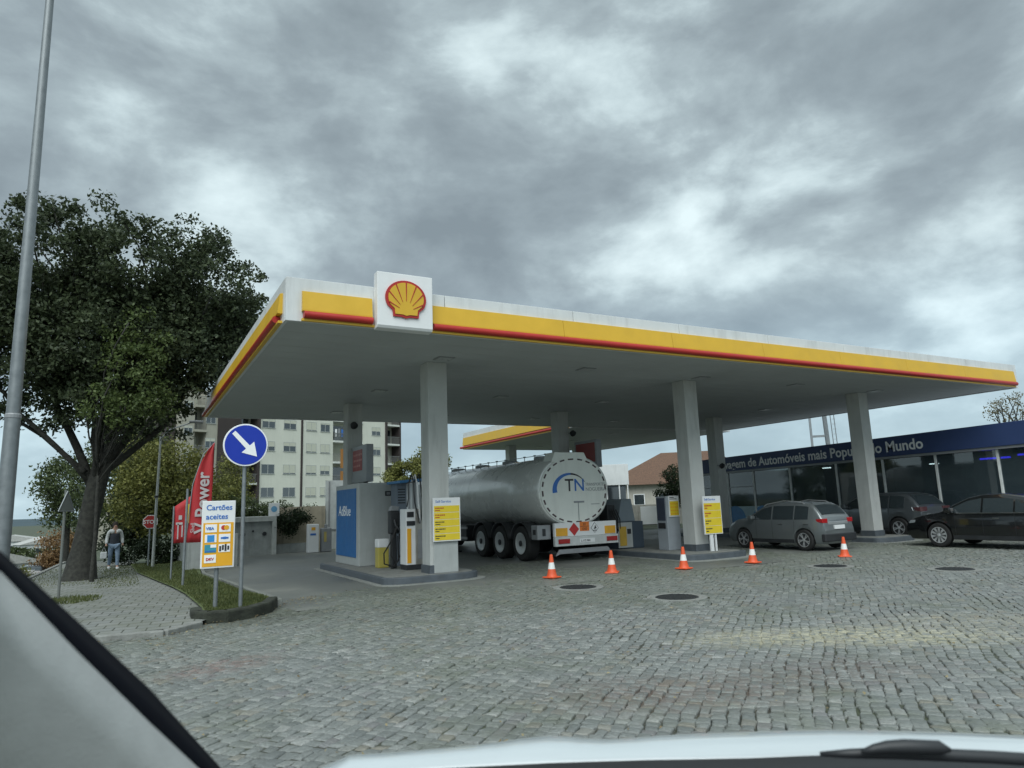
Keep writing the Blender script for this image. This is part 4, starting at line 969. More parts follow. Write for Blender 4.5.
# ------------------------------------------------------------------ cars
CARGL = glass_mat('car_glass', (.03, .04, .045), 0.0, .05)
TAIL = mat('tail_lamp', (.42, .012, .015), .2, coat=.5, var=.05)
def car(name, label, loc, rz, L_, W, zt_pts, belt, wheels, paint, wr=.33, cat='car', group='cars parked by the wash building', sidewin=None, rg=None, ws=None, rails=False, simple=False, style=0, spokes=5):
    t_ = thing(name, label, cat, loc, rz, group)
    X_ = [p[0] for p in zt_pts]; Zp = [p[1] for p in zt_pts]
    def zt(x): 
        # smooth interpolation
        return float(np.mean([np.interp(x+o, X_, Zp) for o in (-.06, -.03, 0, .03, .06)])) if .1 < x < L_-.1 else float(np.interp(x, X_, Zp))
    zr = max(Zp)
    def hw(x, z):
        u = abs(x-L_/2)/(L_/2); pl = 1-.13*u**5-.02*u*u
        if z < belt: k = .975+.025*math.sin(PI*min(1, max(0, (z-.2)/(belt-.2))))-(.03 if z < .35 else 0)
        else: k = .975-.215*((z-belt)/(zr-belt))**1.15
        return W/2*pl*k
    st = sorted(set([0, .015, .04, .08, .13, .2, .3]+list(np.arange(.4, L_-.3, .07))+[w_+d for w_ in wheels for d in (-wr-.05, -wr-.03, wr+.03, wr+.05)]+[L_-.3, L_-.2, L_-.12, L_-.06, L_-.02, L_]))
    rows = []
    for x in st:
        top = zt(x); low = .22 if .1 < x < L_-.1 else .30
        za = low
        for w_ in wheels:
            d = abs(x-w_)
            if d < wr+.05: za = max(za, wr+math.sqrt((wr+.05)**2-d*d)*1.0)
        za = min(za, top-.08)
        half = [(0, low-.02), (max(.1, hw(x, .5)-.28), low-.02), (max(.1, hw(x, .5)-.28), za), (hw(x, za)-.015, za)]
        for q in (.04, .2, .35, .5, .62, .74, .85, .93): z = za+(top-za)*q; half.append((hw(x, z), z))
        e = hw(x, top)
        half += [(e*.985-.01, za+(top-za)*.985), (e*.93-.015, top+.004), (e*.75, top+.016), (e*.4, top+.024), (0, top+.027)]
        ring = half+[(-a, b) for a, b in half[-2:0:-1]]; ring.append(ring[0])
        rows.append([(x, a, b) for a, b in ring])
    mb_ = MB(); mb_.grid(rows)
    for r_ in (rows[0], rows[-1]):
        mb_.add(r_[:-1], [tuple(range(len(r_)-1))])
    body = mb_.build('body', paint, t_, smooth=True)
    def side_patch(x0, x1, zl, zh, s, off=.006, n=14, nz=4):
        rows_ = []
        for i in range(n+1):
            x = x0+(x1-x0)*i/n; a = zl(x) if callable(zl) else zl; b = zh(x) if callable(zh) else zh
            rows_.append([(x, s*(hw(x, a+(b-a)*k/nz)+off), a+(b-a)*k/nz) for k in range(nz+1)])
        return rows_
    if sidewin:
        for s in (1, -1):
            for (a, b) in sidewin:
                MB().grid(side_patch(a, b, lambda x: min(belt+.03, zt(x)-.10), lambda x: max(min(belt+.03, zt(x)-.10)+.01, min(zt(x)-.085, zr-.1)), s)).build('side_window', CARGL, t_, thick=.004)
            xa, xb = sidewin[0][0], sidewin[-1][1]
            if style == 3:
                MB().grid(side_patch(xa, xb, belt+.005, belt+.03, s, .012, 14, 1)).build('chrome_trim', CHROME, t_, thick=.006)
    def top_patch(x0, x1, wf, off=.010, n=8):
        rows_ = []
        for i in range(n+1):
            x = x0+(x1-x0)*i/n; z = zt(x); sl = (zt(x+.02)-zt(x-.02))/.04; nl = math.hypot(1, sl)
            e = hw(x, z)*wf
            rows_.append([(x-sl/nl*off, e*q, z+off/nl+.027*(1-q*q)) for q in (-1, -.8, -.4, 0, .4, .8, 1)])
        return rows_
    if rg: MB().grid(top_patch(rg[0], rg[1], .84, .012)).build('rear_window', CARGL, t_, thick=.004)
    if ws: MB().grid(top_patch(ws[0], ws[1], .88, .012)).build('windscreen', CARGL, t_, thick=.004)
    # wheels
    for w_ in wheels:
        for s in (1, -1):
            X = Matrix.Translation((w_, s*(W/2-.115), wr)) @ Matrix.Rotation(-PI/2*s, 4, 'X')
            wl = MB().lathe([(.20, -.10), (wr-.03, -.10), (wr, -.07), (wr, .07), (wr-.03, .10), (.20, .10), (.20, -.10)], 30, None, X, False).build('wheel', RUB, t_, smooth=True)
            r_ = MB().lathe([(.215, .095), (.222, .102), (.205, .102), (.195, .04), (.05, .03)], 26, DARK, X, 'end')
            r_.lathe([(.214, .096), (.226, .112), (.207, .112), (.205, .09)], 26, ALU, X, False)
            for k in range(spokes):
                a = 2*PI*k/spokes+.2
                for da in ((-.09, .09) if spokes > 6 else (-.16, .16)):
                    dv = Vector((math.cos(a+da*.3), math.sin(a+da*.3), 0)); ev = Vector((math.cos(a+da), math.sin(a+da), 0)); nv = Vector((-dv.y, dv.x, 0))
                    p0, p1 = dv*.04, ev*.212; wd = .014
                    v = [p0-nv*wd, p0+nv*wd, p1+nv*wd, p1-nv*wd]
                    r_.add([(p.x, p.y, .085) for p in v]+[(p.x, p.y, .105) for p in v], [(0, 1, 2, 3), (4, 5, 6, 7), (0, 1, 5, 4), (1, 2, 6, 5), (2, 3, 7, 6), (3, 0, 4, 7)], ALU, X)
            r_.lathe([(.05, .08), (.05, .112), (.03, .118)], 14, ALU, X)
            r_.build('rim', None, wl)
    if not simple:
        sills = MB()
        for s in (1, -1):
            MB().grid(side_patch(wheels[0]+wr+.06, wheels[1]-wr-.06, .23, .34, s, .012, 10, 2)).build('sill_trim', DARK, t_, thick=.01)
        pass
        for s in (1, -1):
            for xd in ((sidewin[0][1]+sidewin[1][0])/2-.1, (sidewin[-1][0]+sidewin[-2][1])/2):
                MB().tube([(xd-.45, s*(hw(xd-.4, belt-.14)+.012), belt-.12), (xd-.27, s*(hw(xd-.3, belt-.14)+.02), belt-.12)], .012, 6).build('door_handle', CHROME if style != 2 else paint, t_)
            xm = ws[0]+.42
            mrr = MB().box(-.10, .10, -.11, .11, -.075, .075).build('mirror', paint, t_, bevel=.045); mrr.location = (xm, s*(hw(xm, belt)+.10), belt+.10)
            MB().box(xm-.03, xm+.03, min(s*(hw(xm, belt)-.03), s*(hw(xm, belt)+.05)), max(s*(hw(xm, belt)-.03), s*(hw(xm, belt)+.05)), belt+.02, belt+.06).build('mirror_arm', DARK, t_)
            # door seams
            sm_ = MB()
            for xd in [q[1]+.02 for q in sidewin[:-1]]+[sidewin[-1][1]-.18]:
                sm_.grid(side_patch(xd, xd+.008, .36, belt-.0, s, .003, 1, 6))
            sm_.build('door_seams', DARK, t_, thick=.002)
    if rails:
        for s in (1, -1):
            xa, xb = .75, 2.35
            MB().tube([(xa, s*(hw(xa, zt(xa))-.02), zt(xa)-.0), (xa+.12, s*(hw(xa, zt(xa))-.02), zt(xa)+.055), ((xa+xb)/2, s*(hw(1.6, zr)-.02), zr+.065), (xb-.12, s*(hw(xb, zt(xb))-.02), zt(xb)+.06), (xb, s*(hw(xb, zt(xb))-.02), zt(xb)+.0)], .016, 7).build('roof_rail', ALU, t_, smooth=True)
    return t_, hw, zt
SILV = mat('grey_paint', (.20, .22, .225), .30, .5, var=.005, coat=.8)
GREY2 = mat('dark_grey_paint', (.12, .135, .145), .30, .6, var=.005, coat=.8)
BLK = mat('black_paint', (.008, .009, .010), .22, .2, var=.005, coat=.9)
hatch = [(0, .62), (.02, .74), (.07, .98), (.12, 1.06), (.30, 1.28), (.42, 1.40), (.60, 1.47), (1.2, 1.52), (1.9, 1.51), (2.35, 1.43), (2.75, 1.20), (3.05, 1.03), (3.5, .97), (3.78, .86), (3.93, .72), (3.98, .60)]
t_, hw, zt = car('hatchback', 'silver grey hatchback with roof rails seen from behind left', (18.25, 13.55, 0), PI/2+.03, 3.98, 1.74, hatch, .95, (.74, 3.22), SILV, sidewin=[(.55, 1.05), (1.10, 1.92), (1.98, 2.80)], rg=(.16, .44), ws=(2.32, 2.98), rails=True)
for s in (1, -1):
    MB().prism([(.035, .86), (.035, 1.0), (.33, .98), (.28, .90)], min(s*.52, s*(hw(.2, .95)+.008)), max(s*.52, s*(hw(.2, .95)+.008))).build('tail_light', TAIL, t_, bevel=.012)
MB().box(.03, .08, -.5, .5, .80, .90).build('tailgate_trim', mat('trim_silver', (.5, .52, .53), .3, .6), t_, bevel=.015)
MB().box(-.02, .04, -.26, .26, .66, .78).build('number_plate', WHITEC, t_, bevel=.004)
MB().box(-.035, .12, -.80, .80, .28, .52).build('bumper_trim', DARK, t_, bevel=.03)
MB().box(.52, .80, -.5, .5, 1.455, 1.495).build('spoiler', SILV, t_, bevel=.015)
suv = [(0, .62), (.02, .74), (.08, .98), (.16, 1.10), (.34, 1.30), (.50, 1.44), (.70, 1.51), (1.3, 1.56), (2.0, 1.55), (2.5, 1.46), (2.9, 1.22), (3.2, 1.08), (3.8, 1.02), (4.15, .90), (4.30, .74), (4.36, .62)]
t_.scale = (.90, .90, .91)
t_, hw, zt = car('suv', 'dark grey SUV half hidden behind the right column', (24.55, 14.35, 0), PI/2-.04, 4.36, 1.84, suv, 1.0, (.85, 3.45), GREY2, wr=.35, sidewin=[(.62, 1.15), (1.2, 2.05), (2.11, 2.95)], rg=(.18, .50), ws=(2.47, 3.12), style=2)
for s in (1, -1):
    MB().prism([(.04, .90), (.04, 1.06), (.36, 1.04), (.30, .94)], min(s*.45, s*(hw(.2, .98)+.008)), max(s*.45, s*(hw(.2, .98)+.008))).build('tail_light', mat('tail_dark', (.10, .04, .045), .2, coat=.6), t_, bevel=.012)
    MB().tube([(.30, s*(hw(.3, .9)+.014), .92), (.08, s*(hw(.1, .9)+.010), .90), (.02, s*.62, .90), (.02, s*.45, .92)], .012, 6).tube([(.30, s*(hw(.3, 1.05)+.014), .92), (.34, s*(hw(.34, 1.05)+.014), 1.05)], .012, 6).build('lamp_outline', CHROME, t_)
MB().box(-.02, .05, -.5, .5, .74, .82).build('rear_trim', ALU, t_, bevel=.012)
MB().box(-.02, .03, -.26, .26, .60, .71).build('number_plate', WHITEC, t_, bevel=.004)
MB().box(-.035, .12, -.84, .84, .28, .52).build('bumper_trim', DARK, t_, bevel=.03)
sed = [(0, .66), (.03, .84), (.10, .98), (.25, 1.05), (.7, 1.09), (1.0, 1.18), (1.45, 1.36), (1.95, 1.44), (2.45, 1.44), (2.85, 1.36), (3.25, 1.17), (3.60, .98), (4.1, .90), (4.45, .80), (4.62, .68), (4.68, .58)]
t_, hw, zt = car('sedan', 'black saloon car with bright alloy wheels at the right edge', (21.42, 8.35, 0), PI/2, 4.68, 1.84, sed, .93, (.98, 3.68), BLK, wr=.335, sidewin=[(1.15, 1.62), (1.67, 2.42), (2.48, 3.36)], rg=(.82, 1.44), ws=(2.85, 3.52), style=3, spokes=10)
for s in (1, -1):
    MB().prism([(4.1, .70), (4.15, .80), (4.52, .74), (4.56, .66)], min(s*.55, s*(hw(4.4, .72)+.006)), max(s*.55, s*(hw(4.4, .72)+.006))).build('headlight', mat('headlamp', (.35, .38, .4), .1, .4), t_, bevel=.012)
    MB().prism([(.03, .80), (.03, .95), (.32, .95), (.28, .86)], min(s*.5, s*(hw(.2, .9)+.006)), max(s*.5, s*(hw(.2, .9)+.006))).build('tail_light', TAIL, t_, bevel=.012)
MB().box(4.62, 4.70, -.5, .5, .34, .56).build('grille', DARK, t_, bevel=.02)
# far cars on the street
for i, (x, y, lb, pnt) in enumerate([(-6.0, 64, 'small dark car with red tail lamps far down the street', BLK), (-8.3, 69, 'small white car far down the street beside the steel pole', WHITEC), (-9.6, 62, 'small grey car far down the street at the left edge', GREY2)]):
    t_, hw, zt = car('far_car', lb, (x, y, Tz(x, y)), PI/2, 3.98, 1.76, hatch, .95, (.78, 3.22), pnt, sidewin=[(.55, 1.92), (1.98, 2.80)], rg=(.16, .44), ws=(2.32, 2.98), simple=True, group='cars far down the street')
    t_.rotation_euler = (0, .058, PI/2)
    for s in (1, -1): MB().prism([(.035, .86), (.035, 1.0), (.33, .98), (.28, .90)], min(s*.45, s*(hw(.2, .95)+.008)), max(s*.45, s*(hw(.2, .95)+.008))).build('tail_light', TAIL, t_)

# ------------------------------------------------------------------ wash building
wb = thing('wash_building', 'long car wash hall with navy fascia, white lettering and tall dark windows', 'building', (26, 0, 0))
yA, yB = 8.0, 27.5
MB().prism([(yA-6, 3.1+.02), (yB, 2.82), (yB, 3.50), (yA-6, 3.95)], -.25, .15, axis='x').build('fascia', NAVY, wb, bevel=.01)
MB().prism([(yA-6, 3.02), (yB, 2.74), (yB, 2.817), (yA-6, 3.117)], -.2, .15, axis='x').build('fascia_trim', GREYM, wb)
MB().box(.16, 10, yA-6, yB, 3.30, 3.42).build('roof', GREYM, wb)
MB().box(9.7, 10, yA-6, yB, 0, 3.298).build('back_wall', mat('inner_wall', (.30, .34, .35), .8), wb)
MB().box(0, 9.69, yB-.15, yB, 0, 3.0).build('side_wall', mat('pale_wall', (.5, .52, .5), .8), wb)
MB().box(0.1, 9.69, yA-6, yB-.16, 0.0, .03).build('inner_floor', CONC, wb)
MB().box(0.1, 9.69, 21.35, 21.5, 0.03, 3.0).build('inner_partition', mat('pale_partition', (.42, .42, .36), .8), wb)
MB().box(-.1, .1, yA-6, yB, -.02, .18).build('plinth', CONC, wb)
mull = [27.3, 25.2, 23.59, 21.49, 19.13, 17.05, 14.98, 12.87, 10.7, 8.6, 6.5, 4.4, 2.3]
WG = glass_mat('hall_glass', (.05, .07, .08), .35, .03)
for a, b in zip(mull[:-1], mull[1:]):
    zz_ = 2.74+(yB-(a+b)/2)*.0109
    wn = MB().box(-.012, .012, b+.04, a-.04, .18, zz_).build('window', WG, wb)
for m_ in mull: MB().box(-.06, .06, m_-.04, m_+.04, .18, 2.74+(yB-m_)*.0109).build('mullion', mat('mullion_paint', (.7, .72, .7), .5), wb, bevel=.006)
MB().box(-.03, .03, 23.63, 25.16, 2.05, 2.10).box(-.03, .03, 25.24, 27.26, 2.05, 2.10).build('transom', GREYM, wb)
lt = text('lettering', 'Lavagem de Automóveis mais Popular do Mundo', .56, TEXTW, wb, (-.262, 25.6, 2.965), (PI/2+0, 0, -PI/2), bold=.012)
bpy.context.view_layer.update()
wd_ = max(v.co.x for v in lt.data.vertices)-min(v.co.x for v in lt.data.vertices)
sc_ = 10.35/wd_; lt.scale = (sc_, 1, 1)
sl_ = Matrix.Rotation(0.0235, 4, 'X')      # the fascia rises gently towards the viewer
lt.rotation_euler = (sl_.to_3x3() @ Matrix.Rotation(-PI/2, 3, 'Z') @ Matrix.Rotation(PI/2, 3, 'X')).to_euler()
lt.rotation_euler = (Matrix.Rotation(-0.018, 3, 'X') @ Matrix.Rotation(-PI/2, 3, 'Z') @ Matrix.Rotation(PI/2, 3, 'X')).to_euler()
# graphics on the left windows: blue arcs
BG = mat('window_blue', (.05, .20, .42), .4); PG = mat('window_pale', (.35, .48, .52), .5)
MB().box(-.022, -.014, 21.6, 26.8, .2, 1.15).build('window_film', PG, wb)
for yc in (26.0, 24.9, 23.2, 22.3):
    P = [(yc+.62*math.cos(a), .55+.62*math.sin(a)) for a in np.linspace(0, 2*PI, 28, endpoint=False)]
    MB().prism(P, -.030, -.0225, axis='x').build('film_circle', BG, wb)
NEON = mat('neon_blue', (.05, .03, 1.0), .4, emit=3.0, var=0)
for (a, b, z) in ((13.0, 14.0, 2.62), (11.6, 12.75, 2.68), (9, 10.6, 2.72)): MB().box(1.0, 1.06, a, b, z, z+.06).build('neon_tube', NEON, wb)
LAMPE = mat('lit_lamp', (.9, .97, 1.0), .4, emit=5.0, var=0)
for (x, y) in ((1.2, 22.3), (1.2, 20.55), (4, 23.5), (5, 18)): MB().box(x, x+.12, y-.18, y+.18, 2.72, 2.76).build('ceiling_lamp', LAMPE, wb)
mb_ = MB()
for y in (8, 11, 14, 17, 20): mb_.box(5.2, 5.5, y, y+.3, 0.03, 3.2); mb_.box(3.0, 3.8, y+.8, y+2.0, .03, .9+.4*math.sin(y))
mb_.build('washing_gear', mat('gear_grey', (.16, .18, .19), .5), wb)
for k, (y, x) in enumerate([(19.5, 2.3), (16, 2.6), (11.3, 2.2)]): 
    MB().lathe([(.35, 0.03), (.42, .3), (.42, 1.8), (.3, 2.0)], 18, None, Matrix.Translation((x, y, 0))).build('wash_brush', mat('brush_blue', (.04, .08, .16), .9), wb)
# steel frame on the roof behind
t_ = thing('steel_frame', 'grey steel ladder frame rising behind the blue fascia', 'steel frame', (36.2, 27.6, 0), rz=-.75)
MB().box(-.45, -.33, 0, .12, 0, 7.2).build('post', GALV, t_); MB().tube([(.60, .06, 0), (.42, .06, 7.2)], .13, 8).build('post', GALV, t_)
MB().box(-.33, .5, 0.01, .1, 4.95, 5.08).box(-.33, .5, .01, .1, 6.3, 6.4).build('cross_beam', GALV, t_)
mb_ = MB(); mb_.tube([(.85, 0, 0), (.75, 0, 7)], .025, 6).tube([(1.05, 0, 0), (.95, 0, 7)], .025, 6)
for k in range(22): mb_.tube([(.83, 0, .3*k+.3), (1.03, 0, .3*k+.3)], .015, 5)
mb_.build('ladder', GALV, t_)
# tiled house
TILE = mat('clay_tiles', (.13, .075, .05), .85, var=.35, vscale=8, bump=.8, bscale=12)
t_ = thing('house', 'low house with a brown clay tile roof beyond the second island', 'house', (47.6, 52.5, 0), rz=-.70)
MB().box(-7, 8, 0, 8, 0, 3.2).build('wall', mat('house_wall', (.42, .40, .35), .85, var=.1, stain=.3), t_)
MB().add([(-7.8, -.7, 3.1), (8.6, -.7, 3.1), (8.6, 8.7, 3.1), (-7.8, 8.7, 3.1), (-1.6, 4, 6.4), (3.6, 4, 6.4)], [(0, 1, 5, 4), (1, 2, 5), (2, 3, 4, 5), (3, 0, 4), (0, 3, 2, 1)]).build('roof', TILE, t_)
for x in (-4.6, -2.2, .4, 3):
    f_ = MB().box(x, x+1.1, -.05, .02, 1.1, 2.2).build('window', WHITEC, t_); MB().box(x+.08, x+1.02, -.06, -.045, 1.18, 2.12).build('pane', CARGL, f_)
t2 = thing('wall', 'pale boundary wall in front of the tiled house', 'wall', (30, 38, 0), rz=-.75)
MB().box(-9, 9, 0, .2, 0, 1.3).build('masonry', mat('wall_pale', (.38, .37, .33), .9, var=.15, stain=.4), t2)

# ------------------------------------------------------------------ apartment block
az_ = math.radians(67)
ap = thing('apartment_block', 'five storey pale apartment block with dark brown stair panels and balconies', 'apartment block', (8.6, 84.5, 0), rz=PI/2-az_)
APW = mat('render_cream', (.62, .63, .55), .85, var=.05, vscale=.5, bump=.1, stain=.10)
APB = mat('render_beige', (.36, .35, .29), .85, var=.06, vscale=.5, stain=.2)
BRN = mat('brown_panel', (.045, .036, .034), .8, var=.15, vscale=1)
DRK = mat('recess_shade', (.16, .16, .14), .9)
AH = 16.0
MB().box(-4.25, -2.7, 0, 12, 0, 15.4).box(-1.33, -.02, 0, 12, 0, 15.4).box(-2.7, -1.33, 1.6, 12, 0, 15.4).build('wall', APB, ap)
MB().box(-5.1, -4.26, 1.0, 12, 0, 12.6).build('brown_end', BRN, ap)
MB().box(0, 2.8, -.15, 12, 0, AH).build('brown_panel', BRN, ap)
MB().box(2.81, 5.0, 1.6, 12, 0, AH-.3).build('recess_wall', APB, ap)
MB().box(5.0, 5.28, -.2, 12, 0, AH+.2).build('brown_fin', BRN, ap)
MB().box(5.29, 15.9, 0, 12, 0, AH).box(18.2, 20.8, 1.6, 12, 0, AH-.3).box(20.81, 24.85, 0, 12, 0, AH).box(15.91, 18.19, 1.6, 12, 0, AH-.3).build('wall', APW, ap)
MB().box(11.0, 11.28, -.08, .05, 0, AH).build('brown_strip', BRN, ap)
MB().box(24.86, 25.2, -.15, 12, 0, AH+.2).box(27.5, 27.8, -.1, 12, 0, AH).build('brown_fin', BRN, ap)
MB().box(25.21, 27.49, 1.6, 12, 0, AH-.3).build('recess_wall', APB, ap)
MB().box(-4.25, 27.8, 11.9, 12.2, AH, AH+.3).box(5.29, 24.85, -.1, 12, AH+.001, AH+.25).build('parapet', GREYM, ap)
def apwin(x, z, wd=1.35, ht=1.0, shut=0, dark=True):
    f_ = MB().box(x-wd/2-.06, x+wd/2+.06, -.07, .0, z-ht/2-.08, z-ht/2-.01).box(x-wd/2-.03, x+wd/2+.03, -.03, 0, z+ht/2, z+ht/2+.06).box(x-.03, x+.03, -.035, 0, z-ht/2, z+ht/2).box(x-wd/2-.03, x-wd/2+.02, -.03, 0, z-ht/2, z+ht/2).box(x+wd/2-.02, x+wd/2+.03, -.03, 0, z-ht/2, z+ht/2).build('window', mat('window_frame', (.40, .42, .40), .6), ap)
    MB().box(x-wd/2, x+wd/2, -.012, -.002, z-ht/2, z+ht/2).build('pane', CARGL, f_)
    if shut > 0: MB().box(x-wd/2+.02, x+wd/2-.02, -.024, -.013, z+ht/2-ht*shut, z+ht/2).build('shutter', mat('shutter', (.52, .53, .44), .7, var=.05), f_)
SH = {(0, 0): .0, (0, 1): 0, (0, 2): .55, (0, 3): .3, (1, 0): .0, (1, 1): 0.9, (1, 2): .4, (1, 3): .35, (2, 0): .92, (2, 1): .85, (2, 2): .92, (2, 3): .92, (3, 0): .9, (3, 1): .6, (3, 2): .95, (3, 3): .15, (4, 0): .6, (4, 1): .8, (4, 2): .3, (4, 3): .5}
for c_, (x, wd) in enumerate([(6.45, 1.7), (9.4, 1.7), (12.55, 1.5), (14.65, 1.4), (23.2, 1.5)]):
    for r_ in range(5):
        z = 4.05+2.75*r_
        apwin(x, z-.0, wd, 1.05, SH.get((c_, r_), .5))
for r_ in range(5): z = 4.05+2.75*r_-1.0; apwin(-3.4, z+2.3 if r_ < 5 else z, .9, .9, .2); apwin(-.85, 4.05+2.75*r_, 1.1, 1.0, .3)
SLAB = mat('balcony_slab', (.62, .64, .60), .8)
RAILM = mat('balcony_rail', (.20, .21, .20), .5)
for (x0, x1) in ((-2.69, -1.34), (2.82, 4.99), (15.92, 20.79), (25.22, 27.48)):
    for r_ in range(6):
        z = 2.45+2.75*r_
        if x0 < 0: z += .3
        if z > AH-1: continue
        b_ = MB().box(x0, x1, -.15, 1.59, z-.25, z).build('balcony', SLAB if x0 > 0 else APB, ap)
        mb_ = MB(); mb_.box(x0, x1, -.14, -.08, z+.95, z+1.0)
        for k in range(int((x1-x0)/.14)): mb_.box(x0+.05+k*.14, x0+.075+k*.14, -.13, -.10, z, z+.95)
        mb_.build('railing', RAILM, b_)
        MB().box(x0+.35, x1-.35, 1.52, 1.595, z+.02, z+2.1).build('balcony_door', CARGL if (r_ % 2) else mat('shutter', (.5, .5, .42)), b_)
for (z0, z1) in ((5.2, 6.7), (7.1, 9.6)): MB().box(17.0, 18.3, -.25, -.16, z0, z1).build('orange_blind', mat('orange_blind', (.33, .15, .04), .7, var=.15), ap)
mb_ = MB()
for k in range(5): mb_.box(16.2+k*.5, 16.5+k*.5, -.05, -.03, 11.2, 12.2+.1*(k % 2), [TEXTW, GREYM, BLUETXT][k % 3])
mb_.build('laundry', None, ap)
# far building row behind, left
t_ = thing('apartment_block', 'lower beige block behind the left trees', 'apartment block', (-2.5, 120, -6), rz=.1)
MB().box(-3, 6, 0, 12, 0, 11).build('wall', APB, t_)

# ------------------------------------------------------------------ walls, garage, cabinets
GW = mat('garage_concrete', (.30, .32, .31), .85, var=.15, bump=.3, stain=.35)
wa = thing('boundary_wall', 'stained beige masonry wall behind the forecourt with ivy on top', 'wall', (5.35, 30.45, 0), rz=.14)
MB().box(0, 2.25, 0, .25, -.1, 1.85).build('masonry', mat('beige_wall', (.36, .32, .24), .9, var=.2, vscale=2, bump=.4, stain=.6), wa)
MB().box(.02, 1.6, -.3, -.01, -.05, .35).build('low_ledge', GW, wa)
ga = thing('garage_box', 'grey concrete shed with a flat roof and three round vents', 'shed', (2.2, 29.3, 0), rz=.14)
MB().box(0, 3.15, .1, 2.4, -.1, 1.30).build('wall', GW, ga)
MB().box(-.05, 3.2, 0, 2.5, 1.301, 1.50).build('roof', mat('pale_roof_edge', (.42, .44, .42), .8, stain=.3), ga, bevel=.01)
MB().box(3.03, 3.2, -.02, .098, -.1, 1.3).box(-.02, .12, -.02, .098, -.1, 1.3).build('pillar', mat('pale_roof_edge', (.42, .44, .42)), ga)
for i, (x, r) in enumerate([(1.15, .11), (1.9, .10), (2.75, .08), (2.3, .04)]): MB().lathe([(r, 0), (r, .03), (r*.8, .035)], 16, None, Matrix.Translation((x, .1, .82+(.12 if i == 3 else 0))) @ Matrix.Rotation(PI/2, 4, 'X')).build('round_vent', DARK, ga)
t_ = thing('small_sign', 'small white square sign with a blue mark on the shed roof corner', 'sign', (5.05, 29.75, 1.5))
MB().box(0, .42, 0, .06, 0, .52).build('panel', WHITEC, t_, bevel=.01); 
MB().lathe([(.12, 0), (.12, .006), (.07, .007)], 18, None, Matrix.Translation((.21, -.001, .28)) @ Matrix.Rotation(PI/2, 4, 'X')).build('blue_mark', mat('pale_blue', (.15, .38, .6), .5), t_)
wh = thing('white_door_wall', 'tall white metal gate between the beige wall and the cabinet', 'gate', (7.65, 30.9, 0), rz=.14)
MB().box(0, 2.2, 0, .12, .0, 2.95).build('panel', mat('gate_white', (.5, .53, .52), .6, stain=.3), wh)
MB().box(.1, .16, -.03, 0, 0, 2.9).box(.95, 1.0, -.03, 0, 0, 2.9).box(.1, 1.0, -.03, 0, .8, .85).build('frame', GREYM, wh)
t_ = thing('air_water_unit', 'white service cabinet standing against the beige wall', 'service cabinet', (6.45, 28.9, 0))
MB().box(0, .42, 0, .35, 0, 1.12).build('body', WHITEC, t_, bevel=.02)
MB().box(.12, .28, -.008, .001, .88, 1.0, ORG).box(.08, .30, -.008, .001, .68, .76, BLUETXT).build('stickers', None, t_)
t_ = thing('vacuum_unit', 'slim grey unit beside the white service cabinet', 'vacuum unit', (7.0, 29.0, 0))
MB().box(0, .42, 0, .3, 0, .95).box(.15, .27, .1, .2, .95, 1.1).build('body', GREYM, t_, bevel=.03)
MB().box(.10, .2, -.01, .001, .4, .8).build('yellow_label', mat('label_yellow', (.5, .4, .12), .5), t_)
t_ = thing('utility_box', 'grey concrete utility box behind the red banner flags', 'utility box', (1.75, 24.4, Tz(1.75, 24.4)), rz=.1)
MB().box(0, 1.5, 0, .9, 0, 1.15).build('body', GW, t_, bevel=.02)
MB().box(.1, 1.4, -.02, .001, .1, 1.0).build('door', mat('box_door', (.36, .38, .37), .7, stain=.2), t_)

# ------------------------------------------------------------------ signs left
def mark(mb_, X, x0, x1, z0, z1, y0, m): mb_.box(x0, x1, y0-.004, y0, z0, z1, m, X)
t_ = thing('direction_sign', 'round blue keep right sign with white arrow on a grey post', 'road sign', (1.72, 12.50, .1))
MB().cyl((0, .05, 0), (0, .05, 3.0), .032, 14).build('post', GALV, t_, smooth=True)
MB().lathe([(.355, 0), (.36, .006), (.355, .02)], 48, None, Matrix.Translation((0, 0, 2.68)) @ Matrix.Rotation(PI/2, 4, 'X')).build('rim', TEXTW, t_)
MB().lathe([(.335, .0), (.335, .004)], 48, None, Matrix.Translation((0, -.0205, 2.68)) @ Matrix.Rotation(PI/2, 4, 'X')).build('blue_disc', mat('sign_blue', (.008, .035, .38), .35, var=.04), t_)
X = Matrix.Translation((0, -.026, 2.68)) @ Matrix.Rotation(math.radians(47), 4, 'Y')
MB().prism([(-.29, .035), (.05, .04), (.05, .135), (.27, 0), (.05, -.135), (.05, -.04), (-.29, -.035)], -.004, .0, None, X).build('arrow', TEXTW, t_)
MB().box(-.05, .05, .018, .05, 2.5, 2.54).box(-.05, .05, .018, .05, 2.82, 2.86).build('clamp', GREYM, t_)

